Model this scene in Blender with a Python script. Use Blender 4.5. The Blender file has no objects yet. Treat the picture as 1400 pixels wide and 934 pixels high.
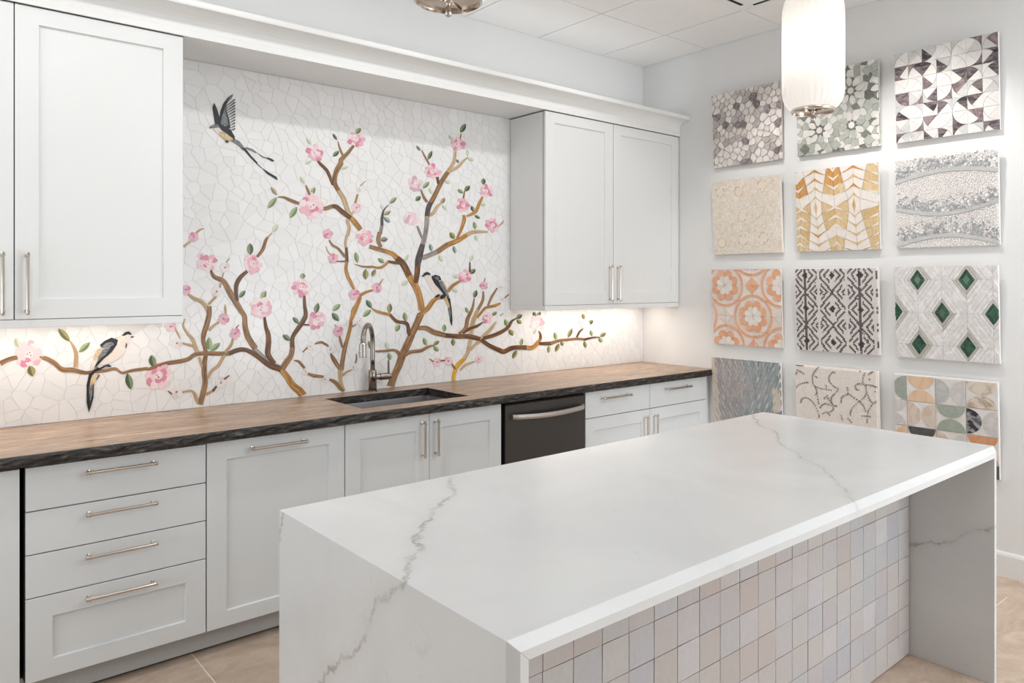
import bpy, math, random
from math import sin, cos, pi, radians, atan2, sqrt
from mathutils import Vector

# ------------------------------------------------------------------ camera, world, lights, exposure
S = bpy.context.scene
COL = S.collection
cam = bpy.data.cameras.new('camera'); cam_ob = bpy.data.objects.new('camera', cam); COL.objects.link(cam_ob)
cam_ob.location = (-4.3975, -3.8213, 1.53)
cam_ob.rotation_euler = (pi/2, 0, -0.7141)
cam.sensor_width = 36.0; cam.lens = 1022.64/1400*36
cam.shift_x = -33.46/1400; cam.shift_y = -79.77/1400
cam.clip_start = 0.05
S.camera = cam_ob

S.view_settings.view_transform = 'Standard'; S.view_settings.look = 'None'
S.view_settings.gamma = 1.0; S.view_settings.use_curve_mapping = False
S.view_settings.exposure = 0.47

w = bpy.data.worlds.new('world'); S.world = w; w.use_nodes = True
w.node_tree.nodes['Background'].inputs[0].default_value = (.85, .9, 1, 1)
w.node_tree.nodes['Background'].inputs[1].default_value = .3

def light(name, kind, loc, power, color=(1,1,1), rot=(0,0,0), size=.1, size_y=None, spot=None, blend=.5):
    l = bpy.data.lights.new(name, kind); l.energy = power; l.color = color
    if kind == 'AREA':
        l.size = size
        if size_y: l.shape = 'RECTANGLE'; l.size_y = size_y
    elif kind == 'SPOT':
        l.shadow_soft_size = size; l.spot_size = radians(spot); l.spot_blend = blend
    else: l.shadow_soft_size = size
    o = bpy.data.objects.new(name, l); o.location = loc; o.rotation_euler = rot; COL.objects.link(o); return o
def aim(o, target):
    o.rotation_euler = (Vector(target)-o.location).to_track_quat('-Z', 'Y').to_euler()

# soft cool fill added behind the camera; the wall there has no window
light('rear_fill', 'AREA', (-1.3, -6.45, 1.7), 10, (.84,.93,1), (radians(90),0,0), 2.4, 2.6)
# unseen area fills added at ceiling height to light the fronts from above
for i,(x,y) in enumerate([(-2.3,-3.7),(-.7,-5.6),(-4.7,-1.75),(-1.4,-4.7),(-6.3,-1.8),(-.7,-3.7)]):
    light('overhead_fill', 'AREA', (x,y,3.185), 7.4, (.91,.96,1), (0,0,0), .6, 1.2)
# added fills out of view, turned up to brighten ceiling and upper walls
for (x,y,z,p,tx,ty,tz) in ((-6.6,-1.7,.95,20,-2.2,-1.2,4.4),(-.95,-6.1,.9,42,-1.5,-1.2,4.6)):
    o = light('bounce_fill', 'AREA', (x,y,z), p, (.90,.955,1), size=1.5)
    aim(o, (tx,ty,tz))
# row of recessed downlights in front of the cabinets
for x in (-4.3,-3.3,-2.3,-1.25):
    o = light('downlight', 'SPOT', (x,-1.2,3.18), 13, (.97,.97,.97), size=.03, spot=112, blend=.6)
    aim(o, (x,-.2,.6))
# wall washers for the sample boards
for y in (-1.30,-2.10):
    o = light('wall_washer', 'SPOT', (-.72,y,3.18), 33, (1,.975,.95), size=.025, spot=82, blend=.7)
    aim(o, (-.0,y,1.35))
# hidden uplight added behind the crown to brighten the ceiling
light('ceiling_uplight_fill', 'AREA', (-2.33,-.27,2.75), 2.2, (.95,.975,1), (pi,0,0), 4.4, .06)
# LED strips under the upper cabinets
light('under_cabinet_strip_left', 'AREA', (-4.03,-.16,1.375), 1.7, (1,.91,.82), (0,0,0), 1.1, .03)
light('under_cabinet_strip_right', 'AREA', (-.66,-.16,1.375), 2.2, (1,.91,.82), (0,0,0), 1.1, .03)

# ------------------------------------------------------------------ materials
def lin(h):
    h = h.lstrip('#'); v = [int(h[i:i+2],16)/255 for i in (0,2,4)]
    return tuple(c/12.92 if c <= .04045 else ((c+.055)/1.055)**2.4 for c in v)+(1,)
class N:
    def __init__(s, name):
        s.m = bpy.data.materials.new(name); s.m.use_nodes = True; s.t = s.m.node_tree
        s.b = s.t.nodes['Principled BSDF']
    def n(s, typ, **kw):
        nd = s.t.nodes.new('ShaderNode'+typ)
        for k,v in kw.items():
            if k[0] == '_': setattr(nd, k[1:], v)
            else:
                nd.inputs[int(k[1:]) if k[0]=='i' and k[1:].isdigit() else k].default_value = v
        return nd
    def l(s, a, b): s.t.links.new(a, b)
    def set(s, rough=.5, metal=0, spec=.5, col=None, coat=0):
        s.b.inputs['Roughness'].default_value = rough; s.b.inputs['Metallic'].default_value = metal
        s.b.inputs['Specular IOR Level'].default_value = spec; s.b.inputs['Coat Weight'].default_value = coat
        if col: s.b.inputs['Base Color'].default_value = lin(col)
        return s
    def math(s, op, a, b=None, clamp=False):
        nd = s.t.nodes.new('ShaderNodeMath'); nd.operation = op; nd.use_clamp = clamp
        for i,x in enumerate((a,b)):
            if x is None: continue
            if isinstance(x,(int,float)): nd.inputs[i].default_value = x
            else: s.l(x, nd.inputs[i])
        return nd.outputs[0]
    def mix(s, f, a, b, mode='MIX'):
        nd = s.t.nodes.new('ShaderNodeMix'); nd.data_type = 'RGBA'; nd.blend_type = mode
        for i,x in ((0,f),(6,a),(7,b)):
            if isinstance(x,(int,float)): nd.inputs[i].default_value = x
            elif isinstance(x,tuple): nd.inputs[i].default_value = x
            else: s.l(x, nd.inputs[i])
        return nd.outputs[2]
    def ramp(s, f, stops, interp='LINEAR'):
        nd = s.t.nodes.new('ShaderNodeValToRGB'); nd.color_ramp.interpolation = interp
        e = nd.color_ramp.elements
        while len(e) < len(stops): e.new(.5)
        for q,(p,c) in zip(e,stops): q.position = p; q.color = lin(c) if isinstance(c,str) else (c,c,c,1)
        s.l(f, nd.inputs[0]); return nd.outputs[0]
    def pos(s, scale=(1,1,1), loc=(0,0,0)):
        g = s.n('NewGeometry'); m = s.n('Mapping'); m.inputs['Scale'].default_value = scale; m.inputs['Location'].default_value = loc
        s.l(g.outputs['Position'], m.inputs[0]); return m.outputs[0]
    def noise(s, vec, scale, detail=4, rough=.55, dist=0):
        nd = s.n('TexNoise'); nd.inputs['Scale'].default_value = scale; nd.inputs['Detail'].default_value = detail
        nd.inputs['Roughness'].default_value = rough; nd.inputs['Distortion'].default_value = dist
        s.l(vec, nd.inputs['Vector']); return nd.outputs[0]
    def rnd(s):
        o = s.n('ObjectInfo'); g = s.n('NewGeometry')
        return s.math('FRACT', s.math('ADD', o.outputs['Random'], g.outputs['Random Per Island']))
    def col(s, sock): s.l(sock, s.b.inputs['Base Color']); return s
    def bump(s, h, strength=.2, dist=.002):
        b = s.n('Bump'); b.inputs['Strength'].default_value = strength; b.inputs['Distance'].default_value = dist
        s.l(h, b.inputs['Height']); s.l(b.outputs[0], s.b.inputs['Normal']); return s
M = {}
def plain(k, col, rough=.5, metal=0, spec=.5, var=.04, vs=6):
    m = N(k).set(rough, metal, spec)
    a = lin(col); f = m.noise(m.pos(), vs, 3)
    c0 = tuple(x*(1-var) for x in a[:3])+(1,); c1 = tuple(min(1,x*(1+var)) for x in a[:3])+(1,)
    m.col(m.mix(f, c0, c1)); M[k] = m.m; return m
def stone(k, cols, vein=None, vs=25, vstr=.6, rough=.4, spec=.4, stretch=(1,1,1)):
    """per piece random shade out of a few, with marbling"""
    m = N(k).set(rough, 0, spec); r = m.rnd()
    n = len(cols); base = m.ramp(r, [(i/max(1,n-1)*.98+.01, c) for i,c in enumerate(cols)] if n > 1 else [(0,cols[0]),(1,cols[0])], 'LINEAR')
    if vein:
        f = m.noise(m.pos(stretch), vs, 5, .6, 1.2)
        f = m.ramp(f, [(.42,0.0),(.52,1.0),(.58,.3),(.7,0.0)])
        f2 = m.math('MULTIPLY', f, vstr)
        base = m.mix(f2, base, lin(vein))
    m.col(base); M[k] = m.m; return m

m = plain('wall_paint', '#e9e9e8', .85, var=.012, vs=2); m.bump(m.noise(m.pos(), 240, 2), .06, .001)
plain('ceiling_tile_face', '#f0eeec', .95, var=.02, vs=14)
plain('ceiling_bar', '#cdcac6', .6)
plain('grid_shadow', '#77736e', .9)
m = plain('base_cabinet_paint', '#e4e7e8', .30, spec=.45, var=.012, vs=3)
m = plain('cabinet_paint', '#e6e7e6', .32, spec=.45, var=.012, vs=3)
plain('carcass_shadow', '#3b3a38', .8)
plain('gap_black', '#111111', .8)
plain('trim_paint', '#ebebe9', .4, var=.01)
plain('black_slot', '#0d0d0d', .7)
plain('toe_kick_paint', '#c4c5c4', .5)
m = N('nickel').set(.16, 1, .5); m.col(m.mix(m.noise(m.pos((1,1,1)), 30, 2), lin('#cbc2b8'), lin('#dbd3ca'))); M['nickel'] = m.m
m = N('faucet_nickel').set(.2, 1, .5); m.col(m.mix(m.noise(m.pos((1,1,1)), 30, 2), lin('#8f867e'), lin('#a39a91'))); M['faucet_nickel'] = m.m
m = N('brushed_steel').set(.32, 1, .5); m.col(m.mix(m.noise(m.pos((2,200,200)), 3, 3), lin('#b8b4b0'), lin('#d2cecb'))); M['brushed_steel'] = m.m
m = N('slate_steel').set(.36, .75, .5); m.col(m.mix(m.noise(m.pos((300,2,2)), 3, 3), lin('#4b4947'), lin('#565351'))); M['slate_steel'] = m.m
m = N('sink_steel').set(.42, 1, .5); m.col(m.mix(m.noise(m.pos((200,200,3)), 2, 3), lin('#a3a1a4'), lin('#c4c2c4'))); M['sink_steel'] = m.m
# brown quartzite top
m = N('quartzite_top').set(.34, 0, .4)
wv = m.noise(m.pos((1.0,5.5,5.5)), 1.6, 3, .5, .6)
fine = m.noise(m.pos((1.6,13,13)), 1.9, 10, .74, 2.8)
c = m.ramp(fine, [(.32,'#4f3e35'),(.41,'#86705f'),(.48,'#b1947a'),(.56,'#c8ab8d'),(.66,'#dec8ad')])
c = m.mix(m.ramp(wv, [(.38,0.0),(.62,.55)]), c, lin('#8a7064'))
c = m.mix(m.ramp(m.noise(m.pos((5,60,60)), 2.2, 5, .7, 2.5), [(.56,0.0),(.63,.8),(.69,0.0)]), c, lin('#4b3c35'))
m.col(c); m.bump(fine, .08, .002); M['quartzite_top'] = m.m
m = N('quartzite_edge').set(.42, 0, .45)
f = m.noise(m.pos((4,14,16)), 1.6, 9, .7, 3.0)
m.col(m.ramp(f, [(.34,'#0f0f0f'),(.46,'#1f1d1c'),(.55,'#37332f'),(.63,'#5f574e'),(.74,'#87786a')])); m.bump(f, .6, .006); M['quartzite_edge'] = m.m
# veined white quartz; a vein is a bent sheet inside the slab, cut wherever a face meets it
def quartz(k, veins):
    m = N(k).set(.22, 0, .45); P = m.pos()
    base = m.mix(m.ramp(m.noise(P, 1.7, 5, .6, .8), [(.35,0.0),(.75,1.0)]), lin('#dfdfde'), lin('#d3d3d3'))
    specks = m.ramp(m.noise(m.pos((1,1,1),(3,1,2)), 9, 6, .7, .8), [(.64,0.0),(.74,.35)])
    base = m.mix(specks, base, lin('#bdbcb8'))
    big = m.math('MULTIPLY', m.math('SUBTRACT', m.noise(P, 2.1, 3), .5), .22)
    sm = m.math('MULTIPLY', m.math('SUBTRACT', m.noise(P, 34, 6, .8), .5), .055)
    wob = m.math('ADD', big, sm)
    for n_, c_, wd in veins:
        d = m.n('VectorMath', _operation='DOT_PRODUCT'); m.l(P, d.inputs[0]); d.inputs[1].default_value = n_
        a = m.math('ABSOLUTE', m.math('ADD', m.math('SUBTRACT', d.outputs['Value'], c_), wob))
        br = m.ramp(m.noise(P, 9, 6, .75), [(.38,.0),(.50,.5),(.60,1.0)])
        core = m.math('MULTIPLY', m.ramp(m.math('DIVIDE', a, wd), [(0,1.0),(.45,.75),(1,0.0)]), br)
        halo = m.math('MULTIPLY', m.ramp(m.math('DIVIDE', a, wd*4.5), [(0,1.0),(1,0.0)]), .22)
        base = m.mix(halo, base, lin('#c4c3bf'))
        base = m.mix(m.math('MULTIPLY', core, .78), base, lin('#9b968a'))
    m.col(base); M[k] = m.m
V1 = ((.591,-.550,-.590), -1.3088, .0075); V2 = ((.702,-.712,0), .37, .0065); V3 = ((0,.513,.858), -.915, .0065)
quartz('quartz_top', [V1, V2]); quartz('quartz_near_leg', [V1, ((.55,-.83,-.1), -.55, .005)]); quartz('quartz_far_leg', [V3])
# zellige
m = N('zellige').set(.24, 0, .5); r = m.rnd()
c = m.ramp(r, [(0,'#c9c8cd'),(.2,'#bfc0c3'),(.4,'#cac7c4'),(.55,'#bcbbc2'),(.7,'#c8c2bf'),(.85,'#c2b9b5'),(1,'#d0ced0')])
f = m.noise(m.pos((26,26,9),(0,0,0)), 3.2, 6, .7, 1.4)
c = m.mix(m.ramp(f, [(.38,.0),(.68,.30)]), c, lin('#aaa5a4'))
c = m.mix(m.ramp(m.noise(m.pos(), 2.2, 2), [(.45,0.0),(.75,.35)]), c, lin('#c4b2a8'))
m.col(c); m.bump(m.noise(m.pos(), 34, 3), .25, .003); M['zellige'] = m.m
plain('brown_grout', '#85716a', .9)
# floor
m = N('floor_stone').set(.5, 0, .35); r = m.rnd()
f = m.noise(m.pos((1,1.6,1)), 5, 8, .68, .8)
c = m.ramp(f, [(.3,'#ab9684'),(.5,'#c6b09d'),(.68,'#d6c3b2')])
c = m.mix(m.math('MULTIPLY', r, .35), c, lin('#ad9a89'))
c = m.mix(m.ramp(m.noise(m.pos(), 60, 4), [(.55,0.0),(.7,.25)]), c, lin('#968474'))
m.col(c); M['floor_stone'] = m.m
plain('floor_grout', '#e6ddd3', .9)
# mural
m = N('white_shard').set(.25, 0, .45); r = m.rnd()
m.col(m.ramp(r, [(0,'#e9e8e7'),(.5,'#ecebea'),(1,'#efeeed')])); M['white_shard'] = m.m
plain('mural_grout', '#e2e1df', .9)
def veneer(k, a, b, c_, alt):
    m = N(k).set(.38, 0, .4)
    uv = m.n('UVMap'); mp = m.n('Mapping'); mp.inputs['Scale'].default_value = (2.2,3.4,1); m.l(uv.outputs[0], mp.inputs[0])
    f = m.noise(mp.outputs[0], 1.5, 4, .6, .5)
    c = m.ramp(f, [(.36,a),(.5,b),(.62,c_)])
    g = m.ramp(m.noise(m.pos(), 7, 2), [(.45,0.0),(.68,.6)])
    m.col(m.mix(g, c, lin(alt))); M[k] = m.m
veneer('veneer_b', '#5f4028','#8d6641','#b08a60','#9c7d5c')
veneer('veneer_d', '#3f2517','#6b4327','#8f6238','#5b4636')
veneer('veneer_o', '#8a5a22','#b37f3f','#cfa365','#a0703a')
veneer('veneer_t', '#a68a68','#c0a583','#d4bf9f','#b08f62')
veneer('veneer_g', '#6a6260','#8f8782','#b0a69e','#9c8a78')
veneer('veneer_k', '#2f2829','#4c4342','#6f6663','#453a37')
veneer('veneer_y', '#c08a1c','#dba53a','#e8c068','#d8a030')
for k,(a,b) in {'p':('#b9c2a4','#d3d8c4'),'d':('#3f5432','#7f8c66'),'g':('#6f8552','#a3b184'),'k':('#5b6a60','#8a978a'),'t':('#8d7c5c','#b7a988'),'e':('#5f7f77','#9bb3aa'),'o':('#6f6a38','#a09a68')}.items():
    plain('leaf_'+k+'0', a, .35, var=.18, vs=60); plain('leaf_'+k+'1', b, .35, var=.12, vs=60)
for k,c_ in {'p0':'#efcfd4','p1':'#e8b3c0','p2':'#d98aa1','p3':'#c85f7c','p4':'#efdfdd','q1':'#e8cdd3','q2':'#cfaebb','w0':'#e9e2df','w1':'#ddd3d0','dot':'#8d7a86'}.items():
    plain('petal_'+k, c_, .35, var=.08, vs=70)
stone('bird_k', ['#0f0f11','#1b1b1e'], '#4a4c50', 40, .25, .3); stone('bird_g', ['#6f7176','#94959a'], '#2e2f33', 35, .6, .3)
stone('bird_w', ['#ebe0d8','#efe6df'], '#cfc3b9', 24, .5, .3); stone('bird_o', ['#d2b384','#dcc59d'], '#a67f4e', 25, .6, .3)

# ------------------------------------------------------------------ mesh helpers
class MB:
    def __init__(s): s.v=[]; s.f=[]; s.mi=[]; s.uv=None
    def add(s, vs, fs, mi=0):
        o = len(s.v); s.v += vs; s.f += [tuple(i+o for i in f) for f in fs]; s.mi += [mi]*len(fs); return s
    def box(s, x0,x1,y0,y1,z0,z1, mi=0):
        vs = [(x,y,z) for x in (x0,x1) for y in (y0,y1) for z in (z0,z1)]
        return s.add(vs, [(0,1,3,2),(4,6,7,5),(0,4,5,1),(2,3,7,6),(0,2,6,4),(1,5,7,3)], mi)
    def prism(s, poly, yb, yf, mi=0, tilt=None):
        """poly in (x,z); back at yb, front at yf (front faces -y)"""
        a = sum(poly[i][0]*poly[(i+1)%len(poly)][1]-poly[(i+1)%len(poly)][0]*poly[i][1] for i in range(len(poly)))
        if a < 0: poly = poly[::-1]
        n = len(poly)
        vs = [(p[0], yf+(tilt(p) if tilt else 0), p[1]) for p in poly]+[(p[0],yb,p[1]) for p in poly]
        fs = [tuple(range(n))]+[(i, i+n, (i+1)%n+n, (i+1)%n) for i in range(n)]
        return s.add(vs, fs, mi)
    def tube(s, p0, p1, prof, seg=12, mi=0, caps=True):
        """lathe along the line p0-p1; prof = [(t, r)...]"""
        p0=Vector(p0); p1=Vector(p1); d=(p1-p0); L=d.length; d/=L
        a = d.orthogonal().normalized(); b = d.cross(a)
        vs=[]; fs=[]
        for t,r in prof:
            c = p0+d*t*L
            for k in range(seg):
                q = c+(a*cos(2*pi*k/seg)+b*sin(2*pi*k/seg))*r; vs.append(tuple(q))
        for j in range(len(prof)-1):
            for k in range(seg):
                fs.append((j*seg+k, j*seg+(k+1)%seg, (j+1)*seg+(k+1)%seg, (j+1)*seg+k))
        if caps: fs.append(tuple(range(seg))[::-1]); fs.append(tuple((len(prof)-1)*seg+k for k in range(seg)))
        return s.add(vs, fs, mi)
    def path(s, pts, r, seg=14, mi=0):
        pts=[Vector(p) for p in pts]; vs=[]; fs=[]; up=None
        for i,p in enumerate(pts):
            t=(pts[min(i+1,len(pts)-1)]-pts[max(i-1,0)]).normalized()
            if up is None: a=t.orthogonal().normalized()
            else: a=(up-t*up.dot(t)).normalized()
            up=a; b=t.cross(a); rr = r[i] if isinstance(r,list) else r
            for k in range(seg): vs.append(tuple(p+(a*cos(2*pi*k/seg)+b*sin(2*pi*k/seg))*rr))
        for j in range(len(pts)-1):
            for k in range(seg): fs.append((j*seg+k,j*seg+(k+1)%seg,(j+1)*seg+(k+1)%seg,(j+1)*seg+k))
        fs.append(tuple(range(seg))[::-1]); fs.append(tuple((len(pts)-1)*seg+k for k in range(seg)))
        return s.add(vs, fs, mi)
    def build(s, name, mats, parent=None, smooth=False, bevel=0, **props):
        me = bpy.data.meshes.new(name); me.from_pydata(s.v, [], s.f)
        if isinstance(mats, str): mats=[mats]
        for k in mats: me.materials.append(M[k])
        if len(mats) > 1: me.polygons.foreach_set('material_index', s.mi)
        if smooth: me.polygons.foreach_set('use_smooth', [True]*len(s.f))
        if s.uv:
            u = me.uv_layers.new(name='UVMap')
            for lp in me.loops: u.data[lp.index].uv = s.uv[lp.vertex_index]
        me.update()
        o = bpy.data.objects.new(name, me); COL.objects.link(o)
        if parent: o.parent = parent
        if bevel:
            b = o.modifiers.new('bevel','BEVEL'); b.width = bevel; b.segments = 2; b.limit_method = 'ANGLE'; b.angle_limit = radians(40)
        if smooth:
            pass
        for k,v in props.items(): o[k] = v
        return o
def thing(name, label, cat, loc=(0,0,0), rot=(0,0,0), group=None):
    o = bpy.data.objects.new(name, None); COL.objects.link(o); o.location = loc; o.rotation_euler = rot
    o.empty_display_size = .1
    o['label'] = label; o['category'] = cat
    if group: o['group'] = group
    return o
def halfclip(poly, nx, nz, c):
    """keep nx*x+nz*z <= c"""
    out=[]; n=len(poly)
    for i in range(n):
        p=poly[i]; q=poly[(i+1)%n]; a=nx*p[0]+nz*p[1]-c; b=nx*q[0]+nz*q[1]-c
        if a<=0: out.append(p)
        if (a<0<b) or (b<0<a):
            t=a/(a-b); out.append((p[0]+(q[0]-p[0])*t, p[1]+(q[1]-p[1])*t))
    return out
def rclip(poly, x0,x1,z0,z1):
    for nx,nz,c in ((-1,0,-x0),(1,0,x1),(0,-1,-z0),(0,1,z1)):
        poly = halfclip(poly,nx,nz,c)
        if len(poly)<3: return []
    return poly
def area(p): return abs(sum(p[i][0]*p[(i+1)%len(p)][1]-p[(i+1)%len(p)][0]*p[i][1] for i in range(len(p))))/2
def voronoi(pts, rect, gap):
    x0,x1,z0,z1 = rect; n=len(pts); cs = sqrt((x1-x0)*(z1-z0)/n)*1.5
    g={}
    for i,p in enumerate(pts): g.setdefault((int(p[0]//cs),int(p[1]//cs)),[]).append(i)
    out=[]
    for i,p in enumerate(pts):
        cx,cz=int(p[0]//cs),int(p[1]//cs)
        nb=[j for dx in (-2,-1,0,1,2) for dz in (-2,-1,0,1,2) for j in g.get((cx+dx,cz+dz),()) if j!=i]
        nb.sort(key=lambda j:(pts[j][0]-p[0])**2+(pts[j][1]-p[1])**2)
        poly=[(x0,z0),(x1,z0),(x1,z1),(x0,z1)]
        for j in nb:
            dx,dz=pts[j][0]-p[0],pts[j][1]-p[1]; d=sqrt(dx*dx+dz*dz)
            if d<1e-6: continue
            R=max((q[0]-p[0])**2+(q[1]-p[1])**2 for q in poly)**.5
            if d/2>R: break
            dx/=d; dz/=d
            poly=halfclip(poly,dx,dz,dx*p[0]+dz*p[1]+d/2-gap/2)
            if len(poly)<3: break
        out.append(poly if len(poly)>=3 else [])
    return out
def scatter(rng, rect, dmin, tries):
    x0,x1,z0,z1=rect; g={}; pts=[]
    for _ in range(tries):
        p=(rng.uniform(x0,x1),rng.uniform(z0,z1)); k=(int(p[0]//dmin),int(p[1]//dmin))
        if all((q[0]-p[0])**2+(q[1]-p[1])**2>=dmin*dmin for dx in (-1,0,1) for dz in (-1,0,1) for q in g.get((k[0]+dx,k[1]+dz),())):
            g.setdefault(k,[]).append(p); pts.append(p)
    return pts
def chaikin(p, it=2):
    for _ in range(it):
        q=[]
        for i in range(len(p)):
            a,b=p[i],p[(i+1)%len(p)]
            q += [(a[0]*.75+b[0]*.25,a[1]*.75+b[1]*.25),(a[0]*.25+b[0]*.75,a[1]*.25+b[1]*.75)]
        p=q
    return p
def leafpoly(a, b, w, n=5):
    """pointed leaf outline from a to b with full width w"""
    dx,dz=b[0]-a[0],b[1]-a[1]; L=sqrt(dx*dx+dz*dz); nx,nz=-dz/L,dx/L
    ts=[i/n for i in range(n+1)]
    s1=[(a[0]+dx*t+nx*w/2*sin(pi*t)**.85, a[1]+dz*t+nz*w/2*sin(pi*t)**.85) for t in ts[1:-1]]
    s2=[(a[0]+dx*t-nx*w/2*sin(pi*t)**.85, a[1]+dz*t-nz*w/2*sin(pi*t)**.85) for t in ts[1:-1]]
    return [a]+s2+[b]+s1[::-1]
def disc(cx,cz,r,n=10,a0=0): return [(cx+r*cos(a0+2*pi*k/n), cz+r*sin(a0+2*pi*k/n)) for k in range(n)]

# ------------------------------------------------------------------ room shell
CEIL=3.195
def struct(o): o['kind']='structure'; return o
floor = struct(MB().box(-7.6,0,-6.6,0,-.06,-.0012).build('floor','floor_grout'))
def floor_tiles():
    TX,TY=.637,1.274; rng=random.Random(3)
    for i in range(13):
        for j in range(6):
            x1=.371-i*TX; x0=x1-TX; y1=-.02+ (0 if i%2 else .4)-j*TY; y0=y1-TY
            x0_,x1_=max(x0+.003,-7.595),min(x1-.003,-.004); y0_,y1_=max(y0+.003,-6.595),min(y1-.003,-.004)
            if x1_-x0_<.02 or y1_-y0_<.02: continue
            MB().box(x0_,x1_,y0_,y1_,-.012,0).build('floor_tile','floor_stone',floor)
floor_tiles()
ceiling = struct(MB().box(-7.6,0,-6.6,0,CEIL+.012,CEIL+.06).build('ceiling','grid_shadow'))
def ceiling_tiles():
    T=.6096
    for i in range(-1,13):
        for j in range(-1,11):
            x1=-.456-i*T; x0=x1-T; y1=-.593-j*T; y0=y1-T
            X0,X1=max(x0+.0032,-7.6),min(x1-.0032,-.003); Y0,Y1=max(y0+.0032,-6.6),min(y1-.0032,-.003)
            if X1-X0<.02 or Y1-Y0<.02 or X1>0: continue
            if i==0 and j==1: continue
            MB().box(X0,X1,Y0,Y1,CEIL,CEIL+.013).build('ceiling_tile','ceiling_tile_face',ceiling)
ceiling_tiles()
struct(MB().box(-7.7,.1,0,.1,0,CEIL+.06).build('wall_back','wall_paint'))
struct(MB().box(0,.1,-6.7,0,0,CEIL+.06).build('wall_right','wall_paint'))
struct(MB().box(-7.7,-7.6,-6.7,0,0,CEIL+.06).build('wall_left','wall_paint'))
struct(MB().box(-7.6,0,-6.7,-6.6,0,CEIL+.06).build('wall_front','wall_paint'))
b = MB()
prof=[(0,0),(-.014,0),(-.014,.112),(-.010,.124),(-.006,.130),(0,.130)]
b.add([(x,y,z) for y in (-6.6,-.665) for x,z in prof], [(0,1,7,6),(1,2,8,7),(2,3,9,8),(3,4,10,9),(4,5,11,10),(6,7,8,9,10,11),(5,4,3,2,1,0)])
struct(b.build('baseboard_right','trim_paint'))

# square ceiling diffuser
d = thing('ceiling_diffuser','white square ceiling air diffuser with black slots, above the pendant by the sample wall','diffuser',(-.761,-1.5075,CEIL))
H=.302
q=MB()
for (x0,x1,y0,y1) in ((-H,H,-H,-H+.03),(-H,H,H-.03,H),(-H,-H+.03,-H+.03,H-.03),(H-.03,H,-H+.03,H-.03)): q.box(x0,x1,y0,y1,-.012,.02)
q.build('frame','trim_paint',d)
MB().box(-H+.03,H-.03,-H+.03,H-.03,.014,.02).build('plenum','black_slot',d)
MB().box(-.236,.236,-.236,.236,-.012,.006).build('face_panel','trim_paint',d,bevel=.002)
for s in (-1,1):
    for t in (-1,1):
        MB().box(min(s*.2,s*.272),max(s*.2,s*.272),min(t*.2,t*.272),max(t*.2,t*.272),-.010,.014).build('corner_block','trim_paint',d)
for (x0,x1,y0,y1) in ((-.2,.2,.258,.271),(-.2,.2,-.271,-.258),(.258,.271,-.2,.2),(-.271,-.258,-.2,.2)):
    MB().box(x0,x1,y0,y1,-.011,.012).build('vane','trim_paint',d)
for (x0,x1,y0,y1) in ((-.2,.2,.239,.256),(-.2,.2,-.256,-.239),(.239,.256,-.2,.2),(-.256,-.239,-.2,.2)):
    MB().box(x0,x1,y0,y1,-.0128,.012).build('slot_dark_bar','black_slot',d)  # solid black bars put in for the dark of the open slots

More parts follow.
